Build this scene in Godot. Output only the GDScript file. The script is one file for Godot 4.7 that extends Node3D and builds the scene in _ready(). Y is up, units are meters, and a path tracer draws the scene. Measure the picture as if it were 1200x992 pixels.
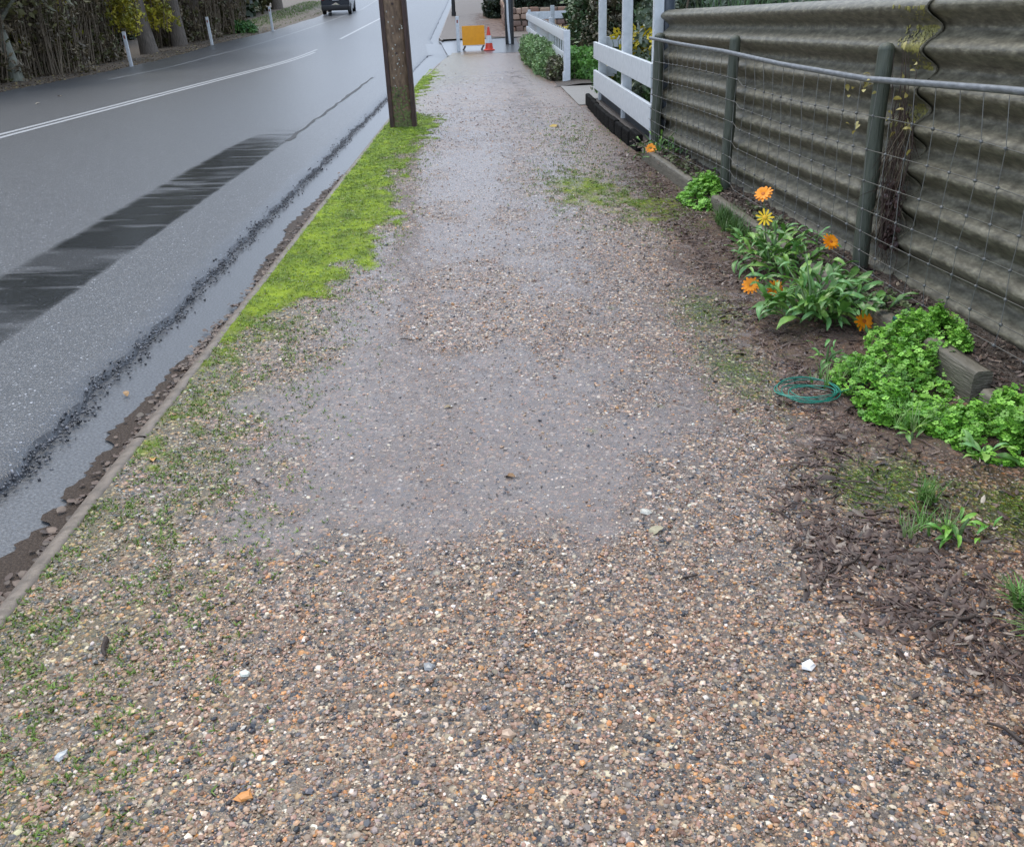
extends Node3D

# ---------------------------------------------------------------- small mesh builder
class MB:
	var v := PackedVector3Array()
	var uv := PackedVector2Array()
	var c := PackedColorArray()
	var idx := PackedInt32Array()
	var col := Color(1, 1, 1)
	func p(pos: Vector3, t := Vector2.ZERO) -> int:
		v.append(pos)
		uv.append(t)
		c.append(col)
		return v.size() - 1
	func tri(a: int, b: int, d: int) -> void:      # counter-clockwise seen from outside
		idx.append(a); idx.append(d); idx.append(b)
	func quad(a: int, b: int, d: int, e: int) -> void:
		tri(a, b, d)
		tri(a, d, e)
	func face(a: Vector3, b: Vector3, d: Vector3, e: Vector3) -> void:
		quad(p(a, Vector2(0, 0)), p(b, Vector2(1, 0)), p(d, Vector2(1, 1)), p(e, Vector2(0, 1)))
	# chamfered box, 44 triangles
	func box(at: Vector3, size: Vector3, bevel := 0.004, b := Basis.IDENTITY) -> void:
		var h := size / 2.0
		bevel = minf(bevel, minf(h.x, minf(h.y, h.z)) * 0.8)
		var id := {}
		for sx in [-1, 1]:
			for sy in [-1, 1]:
				for sz in [-1, 1]:
					var s := Vector3(sx, sy, sz)
					for ax in 3:
						var q := Vector3(h.x - bevel, h.y - bevel, h.z - bevel)
						q[ax] += bevel
						id[[sx, sy, sz, ax]] = p(at + b * (q * s), Vector2(q.x * sx + q.z * sz, q.y * sy))
		for ax in 3:
			var u := (ax + 1) % 3
			var w := (ax + 2) % 3
			for s in [-1, 1]:
				var k := []
				for o in [[-1, -1], [1, -1], [1, 1], [-1, 1]]:
					var e := [0, 0, 0]
					e[ax] = s; e[u] = o[0]; e[w] = o[1]
					k.append(id[[e[0], e[1], e[2], ax]])
				if s > 0: quad(k[0], k[1], k[2], k[3])
				else: quad(k[3], k[2], k[1], k[0])
			# edges along ax
			for su in [-1, 1]:
				for sw in [-1, 1]:
					var lo := [0, 0, 0]
					lo[ax] = -1; lo[u] = su; lo[w] = sw
					var hi := lo.duplicate()
					hi[ax] = 1
					var a0: int = id[[lo[0], lo[1], lo[2], u]]
					var a1: int = id[[hi[0], hi[1], hi[2], u]]
					var b0: int = id[[lo[0], lo[1], lo[2], w]]
					var b1: int = id[[hi[0], hi[1], hi[2], w]]
					if su * sw > 0: quad(a0, b0, b1, a1)
					else: quad(a0, a1, b1, b0)
		for sx in [-1, 1]:
			for sy in [-1, 1]:
				for sz in [-1, 1]:
					var a: int = id[[sx, sy, sz, 0]]
					var d: int = id[[sx, sy, sz, 1]]
					var e: int = id[[sx, sy, sz, 2]]
					if sx * sy * sz > 0: tri(a, d, e)
					else: tri(a, e, d)
	func tube(pts: Array, rad: Array, sides := 8, caps := true) -> void:
		var rings := []
		var n := pts.size()
		var up := Vector3(0.123, 0.2, 1).normalized()
		var length := 0.0
		for i in n:
			var d: Vector3 = (pts[mini(i + 1, n - 1)] - pts[maxi(i - 1, 0)]).normalized()
			var x := up.cross(d).normalized()
			if x.length() < 0.5: x = Vector3.RIGHT
			var y := d.cross(x).normalized()
			up = y if absf(y.dot(d)) < 0.9 else up
			if i > 0: length += pts[i].distance_to(pts[i - 1])
			var r := []
			for k in sides + 1:
				var a := TAU * k / sides
				r.append(p(pts[i] + (x * cos(a) + y * sin(a)) * rad[i], Vector2(float(k) / sides, length)))
			up = y
			rings.append(r)
		for i in n - 1:
			for k in sides:
				quad(rings[i][k], rings[i][k + 1], rings[i + 1][k + 1], rings[i + 1][k])
		if caps:
			for e in 2:
				var i := 0 if e == 0 else n - 1
				var m := p(pts[i])
				for k in sides:
					if e == 0: tri(m, p(v[rings[i][k + 1]]), p(v[rings[i][k]]))
					else: tri(m, p(v[rings[i][k]]), p(v[rings[i][k + 1]]))
	# surface of revolution about y
	func lathe(at: Vector3, prof: Array, sides := 12) -> void:
		var rings := []
		for q in prof:
			var r := []
			for k in sides + 1:
				var a := TAU * k / sides
				r.append(p(at + Vector3(cos(a) * q.x, q.y, -sin(a) * q.x), Vector2(float(k) / sides, q.y)))
			rings.append(r)
		for i in prof.size() - 1:
			for k in sides:
				quad(rings[i][k], rings[i][k + 1], rings[i + 1][k + 1], rings[i + 1][k])
	func grid(rows: Array, uvs: Array = [], cols: Array = []) -> void:
		var id := []
		for i in rows.size():
			var r := PackedInt32Array()
			for j in rows[i].size():
				if cols.size(): col = cols[i][j]
				r.append(p(rows[i][j], uvs[i][j] if uvs.size() else Vector2(j, i)))
			id.append(r)
		for i in rows.size() - 1:
			for j in rows[i].size() - 1:
				quad(id[i][j], id[i][j + 1], id[i + 1][j + 1], id[i + 1][j])
	func mesh(colored := false) -> ArrayMesh:
		var n := PackedVector3Array()
		n.resize(v.size())
		for t in range(0, idx.size(), 3):
			var a := v[idx[t]]
			var f := (v[idx[t + 2]] - a).cross(v[idx[t + 1]] - a)
			for k in 3: n[idx[t + k]] += f
		for i in n.size(): n[i] = n[i].normalized() if n[i].length_squared() > 1e-20 else Vector3.UP
		var arr := []
		arr.resize(Mesh.ARRAY_MAX)
		arr[Mesh.ARRAY_VERTEX] = v
		arr[Mesh.ARRAY_NORMAL] = n
		arr[Mesh.ARRAY_TEX_UV] = uv
		if colored: arr[Mesh.ARRAY_COLOR] = c
		arr[Mesh.ARRAY_INDEX] = idx
		var m := ArrayMesh.new()
		m.add_surface_from_arrays(Mesh.PRIMITIVE_TRIANGLES, arr)
		return m

class Inst:
	var buf := PackedFloat32Array()
	func add(t: Transform3D, c: Color) -> void:
		var b := t.basis
		var o := t.origin
		buf.append_array(PackedFloat32Array([b.x.x, b.y.x, b.z.x, o.x, b.x.y, b.y.y, b.z.y, o.y, b.x.z, b.y.z, b.z.z, o.z, c.r, c.g, c.b, 1.0]))

# ---------------------------------------------------------------- state and helpers
var rng := RandomNumberGenerator.new()
var fbm := FastNoiseLite.new()
var fbm2 := FastNoiseLite.new()
var M := {}

func rr(a: float, b: float) -> float:
	return rng.randf_range(a, b)

func lin(r: float, g: float, b: float, a := 1.0) -> Color:
	var c := Color(r, g, b).linear_to_srgb()
	c.a = a
	return c

func mat(r: float, g: float, b: float, rough := 0.6, spec := 0.5, vc := false) -> StandardMaterial3D:
	var m := StandardMaterial3D.new()
	m.albedo_color = lin(r, g, b)
	m.roughness = rough
	m.metallic_specular = spec
	m.vertex_color_use_as_albedo = vc
	return m

func noise_tex(sd: int, freq: float, c0: Color, c1: Color, size := 512, oct := 5, cmid := Color(0, 0, 0, 0)) -> NoiseTexture2D:
	var n := FastNoiseLite.new()
	n.seed = sd
	n.noise_type = FastNoiseLite.TYPE_SIMPLEX_SMOOTH
	n.frequency = freq
	n.fractal_octaves = oct
	var t := NoiseTexture2D.new()
	t.width = size; t.height = size
	t.seamless = true
	t.noise = n
	var g := Gradient.new()
	g.set_color(0, c0); g.set_color(1, c1)
	if cmid.a > 0: g.add_point(0.5, cmid)
	t.color_ramp = g
	return t

# material with a mottled triplanar colour and relief
func rough_mat(sd: int, c0: Array, c1: Array, scale: Vector3, rough := 0.6, relief := 0.2, freq := 0.012, world := true) -> StandardMaterial3D:
	var m := StandardMaterial3D.new()
	m.albedo_texture = noise_tex(sd, freq, lin(c0[0], c0[1], c0[2]), lin(c1[0], c1[1], c1[2]), 512, 6)
	m.uv1_triplanar = true
	m.uv1_world_triplanar = world
	m.uv1_scale = scale
	m.roughness = rough
	if relief > 0:
		m.heightmap_enabled = true
		m.heightmap_texture = noise_tex(sd + 1, freq * 2.0, Color.BLACK, Color.WHITE, 512, 5)
		m.heightmap_scale = relief
	return m

func leaf_mat(rough := 0.5) -> StandardMaterial3D:
	var m := mat(1, 1, 1, rough, 0.5, true)
	m.backlight_enabled = true
	m.backlight = Color(0.45, 0.45, 0.35)
	return m

func thing(called: String, label: String, category: String, at := Vector3.ZERO, group := "") -> Node3D:
	var o := Node3D.new()
	o.name = called
	add_child(o, true)
	o.position = at
	tag(o, label, category, group)
	return o

func tag(o: Node, label: String, category: String, group := "") -> Node:
	o.set_meta("label", label)
	o.set_meta("category", category)
	if group: o.set_meta("group", group)
	return o

func part(mb, called: String, m: Material, parent: Node = self, at := Vector3.ZERO) -> MeshInstance3D:
	var o := MeshInstance3D.new()
	o.name = called
	o.mesh = mb.mesh() if mb is MB else mb
	o.material_override = m
	o.position = at
	parent.add_child(o, true)
	return o

func part_c(mb: MB, called: String, m: Material, parent: Node = self) -> MeshInstance3D:
	var o := part(mb.mesh(true), called, m, parent)
	return o

func kind(o: Node, k: String) -> Node:
	o.set_meta("kind", k)
	return o

func copies(inst: Inst, called: String, mesh: Mesh, m: Material, parent: Node = self) -> MultiMeshInstance3D:
	var mm := MultiMesh.new()
	mm.transform_format = MultiMesh.TRANSFORM_3D
	mm.use_colors = true
	mm.mesh = mesh
	mm.instance_count = inst.buf.size() / 16
	mm.buffer = inst.buf
	var o := MultiMeshInstance3D.new()
	o.name = called
	o.multimesh = mm
	o.material_override = m
	o.set_meta("kind", "stuff")
	parent.add_child(o, true)
	return o

func lerp_list(list: Array, z: float) -> float:      # [[z, value], ...] with falling z
	for i in list.size() - 1:
		if z >= list[i + 1][0]:
			var t: float = clampf((z - list[i][0]) / (list[i + 1][0] - list[i][0]), 0, 1)
			return lerpf(list[i][1], list[i + 1][1], t)
	return list[-1][1]

# ---------------------------------------------------------------- the lie of the land
func grade(z: float) -> float:
	var d := -z
	if d < 30.0: return 0.0
	var t := minf(d, 45.0) - 30.0
	var y := 0.055 * t * t / 30.0
	if d > 45.0: y += 0.055 * (d - 45.0)
	return y

const ROAD_T := [0.0, 0.002, 0.02, 0.045, 0.09, 0.15, 0.25, 0.35, 0.45, 0.55, 0.65, 0.75, 0.85, 0.94, 1.0]
const KERB := [[6, -1.43], [-21, -1.43], [-24, -1.36], [-31, -1.2], [-33.5, -1.05], [-40, -1.5], [-42, -1.77], [-130, -1.85]]
const LEFTLINE := [[6, -10.2], [-37, -10.15], [-50, -8.7], [-64, -7.5], [-75, -7.55], [-130, -7.6]]
const CENTRE := [[6, -7.0], [-14, -7.0], [-26, -6.6], [-38, -6.25], [-44, -6.1], [-56, -5.45], [-130, -4.6]]
const EDGELEFT := [[6, -11.75], [-24, -11.75], [-34, -12.0], [-44, -11.7], [-50, -10.4], [-60, -9.5], [-130, -9.2]]

func kerb_x(z: float) -> float: return lerp_list(KERB, z)
func wall_x(z: float) -> float: return 2.42 + 0.055 * z
func fence_x(z: float) -> float: return 2.30 + 0.055 * z
func sleeper_x(z: float) -> float: return 1.98 + 0.042 * z

func bump(x: float, z: float, cx: float, cz: float, rx: float, rz: float) -> float:
	var a := (x - cx) / rx
	var b := (z - cz) / rz
	return exp(-(a * a + b * b))

func puddled(x: float, z: float) -> float:
	var n := 0.3 * fbm.get_noise_2d(x * 2.5, z * 2.5)
	return clampf(bump(x, z, -0.48, -3.55, 0.50, 0.62) + bump(x, z, 0.14, -2.98, 0.34, 0.42) + bump(x, z, -0.45, -2.70, 0.36, 0.3) + 0.7 * bump(x, z, -0.2, -9.2, 0.4, 2.4) + 0.6 * bump(x, z, -0.45, -6.3, 0.32, 0.8) + n, 0, 1)

func soil(x: float, z: float) -> float:      # damp fine soil towards the bed
	var n := 0.35 * fbm.get_noise_2d(x * 2.2 + 8.0, z * 1.6)
	return clampf(smoothstep(0.95, 1.5, x + n) * smoothstep(-2.5, -3.1, z) * smoothstep(-11.0, -9.0, z), 0, 1)

func green_moss(x: float, z: float) -> float:
	var n := 0.5 * fbm2.get_noise_2d(x * 8.0, z * 8.0)
	return clampf(1.25 * bump(x, z, 1.27, -2.68, 0.19, 0.20) + 1.1 * bump(x, z, 1.62, -2.42, 0.16, 0.16) + 0.8 * bump(x, z, 1.05, -3.75, 0.16, 0.35) + 0.8 * bump(x, z, 1.12, -4.6, 0.18, 0.35) + n * 0.7 - 0.05, 0, 1)

func film(x: float, z: float) -> float:
	var d := 0.5 + 0.5 * fbm.get_noise_2d(x * 1.1 + 30.0, z * 0.8)
	var a := 0.60 * smoothstep(0.22, 0.75, d)
	a *= smoothstep(-1.9, -2.9, z) * smoothstep(-1.25, -0.7, x) * smoothstep(1.2, 0.7, x)
	return a + 0.85 * puddled(x, z) * smoothstep(-1.6, -3.1, z + 0.5 * fbm2.get_noise_2d(x * 3.0, z * 3.0))

# footpath surface
func path_y(x: float, z: float) -> float:
	var y := grade(z)
	y += 0.010 * fbm.get_noise_2d(x * 1.3, z * 1.3) + 0.007 * fbm2.get_noise_2d(x * 9.0, z * 9.0) * (1.0 - 0.55 * puddled(x, z))
	var e := smoothstep(0.0, 0.35, x + 1.43)
	y = lerpf(grade(z) + 0.006, y, e)
	y -= 0.020 * bump(x, z, -0.48, -3.62, 0.42, 0.55) + 0.016 * bump(x, z, 0.12, -3.0, 0.30, 0.35)
	y -= 0.015 * bump(x, z, -0.50, -2.72, 0.28, 0.25) + 0.014 * bump(x, z, -0.2, -8.8, 0.35, 2.2)
	y -= 0.012 * bump(x, z, -0.45, -6.2, 0.28, 0.7) + 0.014 * bump(x, z, 0.1, -13.5, 0.5, 3.0)
	y += 0.022 * smoothstep(1.2, 1.9, x + 0.25 * fbm.get_noise_2d(z * 2.0, 4.0)) * smoothstep(-11.0, -9.5, z)
	return y

func moss(x: float, z: float) -> float:
	var n := 0.8 * fbm.get_noise_2d(x * 3.0 + 40.0, z * 1.6) + 0.6 * fbm2.get_noise_2d(x * 5.0, z * 3.0 + 9.0)
	var m := 0.0
	# bright strip by the kerb up to the pole
	var wide := lerp_list([[0, 0.02], [-3.6, 0.03], [-4.6, 0.10], [-5.4, 0.46], [-6.2, 0.62], [-7.6, 0.70], [-8.4, 0.48], [-10.5, 0.46], [-13, 0.66], [-14.2, 0.7], [-15.4, 0.15], [-18, 0.12], [-24, 0.3], [-30, 0.1]], z)
	m = maxf(m, smoothstep(0.12, -0.10, (x + 1.43) - wide + n * 0.35))
	return clampf(m, 0, 1) * (smoothstep(-3.4, -5.2, z)) if z > -30.0 else 0.0

func weeds(x: float, z: float) -> float:
	var n := fbm.get_noise_2d(x * 4.0 + 11.0, z * 4.0) + 0.8 * fbm2.get_noise_2d(x * 9.0, z * 9.0)
	var w := smoothstep(1.0, 0.0, x + 1.43) * 0.95
	w *= smoothstep(0.05, 0.75, n + 0.45)
	var r := bump(x, z, 0.85, -8.3, 0.35, 1.0) + 0.9 * bump(x, z, 1.35, -7.3, 0.35, 0.9) + 0.25 * bump(x, z, 1.1, -11.5, 0.4, 2.0)
	w = maxf(w, r * smoothstep(-0.25, 0.4, n))
	return clampf(w, 0, 1)

# ---------------------------------------------------------------- textures
var pal := [[0.40, 0.27, 0.18, 6], [0.54, 0.45, 0.36, 4], [0.48, 0.24, 0.10, 2], [0.26, 0.22, 0.20, 8], [0.040, 0.043, 0.054, 4], [0.20, 0.12, 0.085, 6], [0.66, 0.61, 0.56, 1], [0.35, 0.225, 0.175, 5], [0.095, 0.095, 0.108, 6], [0.28, 0.225, 0.175, 4]]
var pal_at := []

func stone_color() -> Color:
	if pal_at.is_empty():
		for i in pal.size():
			for k in pal[i][3]: pal_at.append(i)
	var q: Array = pal[pal_at[rng.randi() % pal_at.size()]]
	var s := rr(0.75, 1.25)
	return Color(q[0] * s * rr(0.93, 1.07), q[1] * s, q[2] * s * rr(0.93, 1.07))

# stones laid one over another on a tile that repeats; gives [colour texture, height texture]
func stones(n: int, count: int, rmin: float, rmax: float, ground: Color, picker: Callable, grit: float) -> Array:
	var h := PackedFloat32Array()
	h.resize(n * n)
	var px := PackedByteArray()
	px.resize(n * n * 3)
	for i in n * n:
		var g := 1.0 + grit * (rng.randf() - 0.5)
		px[i * 3] = int(clampf(ground.r * g, 0, 1) * 255.0)
		px[i * 3 + 1] = int(clampf(ground.g * g, 0, 1) * 255.0)
		px[i * 3 + 2] = int(clampf(ground.b * g, 0, 1) * 255.0)
		h[i] = rng.randf() * 0.12
	for s in count:
		var f := rng.randf()
		var a := rmin + (rmax - rmin) * f * f * f
		var b := a * rr(0.55, 1.0)
		var th := rr(0, PI)
		var ca := cos(th)
		var sa := sin(th)
		var cx := rng.randi() % n
		var cy := rng.randi() % n
		var cl: Color = picker.call()
		cl = cl.linear_to_srgb()
		var r8 := int(clampf(cl.r, 0, 1) * 255)
		var g8 := int(clampf(cl.g, 0, 1) * 255)
		var b8 := int(clampf(cl.b, 0, 1) * 255)
		var h0 := rr(-0.25, 0.15)
		var k := int(ceil(a))
		var hs := 0.45 * b / rmax + 0.3
		for dy in range(-k, k + 1):
			var row := posmod(cy + dy, n) * n
			for dx in range(-k, k + 1):
				var u := (dx * ca + dy * sa) / a
				var w := (dy * ca - dx * sa) / b
				var q := u * u + w * w
				if q < 1.0:
					var hh := h0 + hs * (1.0 - q * q)
					var i := row + posmod(cx + dx, n)
					if hh > h[i]:
						h[i] = hh
						px[i * 3] = r8
						px[i * 3 + 1] = g8
						px[i * 3 + 2] = b8
	var hb := PackedByteArray()
	hb.resize(n * n)
	for i in n * n: hb[i] = int(clampf(h[i], 0, 1) * 255.0)
	var im := Image.create_from_data(n, n, false, Image.FORMAT_RGB8, px)
	var ih := Image.create_from_data(n, n, false, Image.FORMAT_L8, hb)
	return [ImageTexture.create_from_image(im), ImageTexture.create_from_image(ih)]

func asphalt_color() -> Color:
	var f := rng.randf()
	var s := rr(0.040, 0.125)
	if f > 0.975: s = rr(0.25, 0.5)
	elif f > 0.85: s = rr(0.13, 0.19)
	return Color(s, s * 1.01, s * 1.06)

func asphalt_old() -> Color:
	var f := rng.randf()
	var s := rr(0.07, 0.13)
	if f > 0.99: s = rr(0.22, 0.35)
	return Color(s, s * 1.02, s * 1.08)

# ---------------------------------------------------------------- leaf, blade, pebble and flake shapes
func leaf_mesh(length: float, width: float, droop: float, fold: float, wave := 0.0, tip := 0.65) -> ArrayMesh:
	var mb := MB.new()
	var rows := []
	var cols := []
	for i in 8:
		var t := i / 7.0
		var w := width * 0.5 * pow(sin(PI * pow(clampf(t * 0.97 + 0.03, 0, 1), 1.0 / tip * 0.75)), 0.8) + width * 0.06 * (1 - t)
		var a := 0.9 - droop * t
		var y := 0.0
		var z := 0.0
		for k in i:
			var aa := 0.9 - droop * (k / 7.0)
			z += cos(aa) * length / 7.0
			y += sin(aa) * length / 7.0
		var r := []
		var cr := []
		for j in [-1.0, -0.5, 0.0, 0.5, 1.0]:
			r.append(Vector3(j * w, y + absf(j) * fold * w + wave * width * 0.12 * sin(i * 2.1 + j * 2.0), z))
			cr.append(Color(1.35, 1.3, 1.4) if j == 0.0 else Color(1, 1, 1) * (1.0 if j * 2 != int(j * 2) else 1.0))
		rows.append(r)
		cols.append(cr)
	rows.reverse()
	cols.reverse()
	mb.grid(rows, [], cols)
	return mb.mesh(true)

func pebble_mesh(sd: int, flat := 0.6, angular := false) -> ArrayMesh:
	var n := FastNoiseLite.new()
	n.seed = sd
	n.frequency = 0.9
	var mb := MB.new()
	var rows := 4 if angular else 5
	var cols := 5 if angular else 7
	var id := []
	for i in rows + 1:
		var la := PI * i / rows
		var r := []
		for j in cols:
			var lo := TAU * j / cols
			var d := Vector3(sin(la) * cos(lo), cos(la), sin(la) * sin(lo))
			var k := 1.0 + 0.45 * n.get_noise_3dv(d * 1.4 + Vector3(sd, 0, 0))
			if i == 0 or i == rows:
				if j == 0: r.append(mb.p(d * k * Vector3(1, flat, 1)))
				else: r.append(r[0])
			else:
				r.append(mb.p(d * k * Vector3(1, flat, 1)))
		id.append(r)
	for i in rows:
		for j in cols:
			var j2 := (j + 1) % cols
			if i > 0: mb.tri(id[i][j], id[i][j2], id[i + 1][j])
			if i < rows - 1: mb.tri(id[i][j2], id[i + 1][j2], id[i + 1][j])
	if angular:
		var fl := MB.new()
		for t in range(0, mb.idx.size(), 3): fl.tri(fl.p(mb.v[mb.idx[t]]), fl.p(mb.v[mb.idx[t + 2]]), fl.p(mb.v[mb.idx[t + 1]]))
		return fl.mesh()
	return mb.mesh()

func block_mesh(sd: int) -> ArrayMesh:
	var g := RandomNumberGenerator.new()
	g.seed = sd
	var mb := MB.new()
	mb.box(Vector3.ZERO, Vector3(1.86, 1.5, 1.8), 0.22)
	for i in mb.v.size(): mb.v[i] *= Vector3(1, 1, 1) * (0.94 + 0.12 * sin(mb.v[i].x * 3.0 + sd) * cos(mb.v[i].y * 4.0 + sd * 2.0))
	return mb.mesh()

func flake_mesh() -> ArrayMesh:
	var mb := MB.new()
	var rows := []
	for i in 4:
		var t := i / 3.0
		var w: float = [0.3, 0.5, 0.42, 0.1][i]
		rows.append([Vector3(-w, 0.06 * sin(i * 1.7), -t + 0.5), Vector3(0, 0.16 + 0.05 * cos(i * 2.0), -t + 0.5), Vector3(w, 0.04 * i, -t + 0.5)])
	mb.grid(rows)
	return mb.mesh()

func tuft_mesh(blades: int, spread: float, sd: int, wide := 0.10) -> ArrayMesh:      # unit height
	var g := RandomNumberGenerator.new()
	g.seed = sd
	var mb := MB.new()
	for i in blades:
		var a := g.randf() * TAU
		var dir := Vector3(cos(a), 0, sin(a))
		var side := Vector3(-dir.z, 0, dir.x)
		var h := g.randf_range(0.55, 1.0)
		var s := spread * g.randf_range(0.4, 1.2)
		var b := dir * 0.08 * g.randf()
		var q := []
		for k in 4:
			var t := k / 3.0
			var c := b + dir * s * t * t + Vector3(0, h * (t - 0.25 * t * t * s), 0)
			var w := wide * (1.0 - t * 0.92) * 0.5
			q.append([mb.p(c - side * w), mb.p(c + side * w)])
		for k in 3: mb.quad(q[k][0], q[k][1], q[k + 1][1], q[k + 1][0])
	return mb.mesh()

# a spray of little leaves round a point, unit radius
func spray_mesh(n: int, sd: int, size: float, long := 1.6) -> ArrayMesh:
	var g := RandomNumberGenerator.new()
	g.seed = sd
	var mb := MB.new()
	for i in n:
		var c := Vector3(g.randf_range(-1, 1), g.randf_range(-1, 1), g.randf_range(-1, 1)) * 0.8
		var b := Basis.from_euler(Vector3(g.randf_range(-0.9, 0.9), g.randf() * TAU, g.randf_range(-0.9, 0.9)))
		var s := size * g.randf_range(0.7, 1.3)
		var l := s * long
		var k := []
		for q in [[0, -l * 0.5, 0], [s * 0.5, 0, 0.08 * s], [0, l * 0.5, -0.1 * s], [-s * 0.5, 0, 0.08 * s]]:
			k.append(mb.p(c + b * Vector3(q[0], q[2], q[1])))
		mb.tri(k[0], k[2], k[1])
		mb.tri(k[0], k[3], k[2])
	return mb.mesh()

func up_basis(n: Vector3, turn: float) -> Basis:
	var x := n.cross(Vector3(0.3, 0, 1)).normalized()
	var z := x.cross(n).normalized()
	return Basis(x, n, z) * Basis(Vector3.UP, turn)

func _ready() -> void:
	rng.seed = 20240611
	fbm.seed = 5; fbm.frequency = 0.9; fbm.fractal_octaves = 4
	fbm2.seed = 9; fbm2.frequency = 0.9; fbm2.fractal_octaves = 3
	# ------------------------------------------------------------ camera
	var cam := Camera3D.new()
	cam.name = "camera"
	cam.fov = 49.33
	cam.near = 0.05
	cam.far = 600.0
	add_child(cam)
	cam.transform = Transform3D(Basis(Vector3(0.9989, -0.0340, 0.0321), Vector3(0.0441, 0.9095, -0.4133), Vector3(-0.0151, 0.4143, 0.9100)).orthonormalized(), Vector3(0, 1.5, 0))
	cam.current = true
	# ------------------------------------------------------------ sky, light, exposure
	var env := Environment.new()
	env.background_mode = Environment.BG_SKY
	var sm := ProceduralSkyMaterial.new()
	sm.sky_top_color = Color(0.79, 0.86, 0.96)
	sm.sky_horizon_color = Color(0.83, 0.87, 0.93)
	sm.sky_curve = 0.15
	sm.ground_bottom_color = Color(0.30, 0.30, 0.28)
	sm.ground_horizon_color = Color(0.45, 0.46, 0.45)
	sm.sun_angle_max = 1.0
	var sky := Sky.new()
	sky.sky_material = sm
	env.sky = sky
	env.tonemap_mode = Environment.TONE_MAPPER_LINEAR
	env.tonemap_exposure = 1.98
	env.sdfgi_enabled = true
	env.ssao_enabled = true
	env.ssil_enabled = true
	var we := WorldEnvironment.new()
	we.name = "environment"
	we.environment = env
	add_child(we)
	var sun := DirectionalLight3D.new()
	sun.name = "daylight"
	sun.light_energy = 0.35
	sun.light_color = Color(1, 0.98, 0.95)
	sun.light_angular_distance = 25.0
	sun.shadow_enabled = true
	add_child(sun)
	sun.look_at_from_position(Vector3(-3, 12, -5), Vector3.ZERO)

	make_materials()
	setting()
	road_marks()
	right_wall()
	wire_fence()
	edging()
	white_frame()
	far_right()
	pole()
	left_side()
	vehicles_and_signs()
	plants()
	ground_cover()
	bits()

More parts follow.
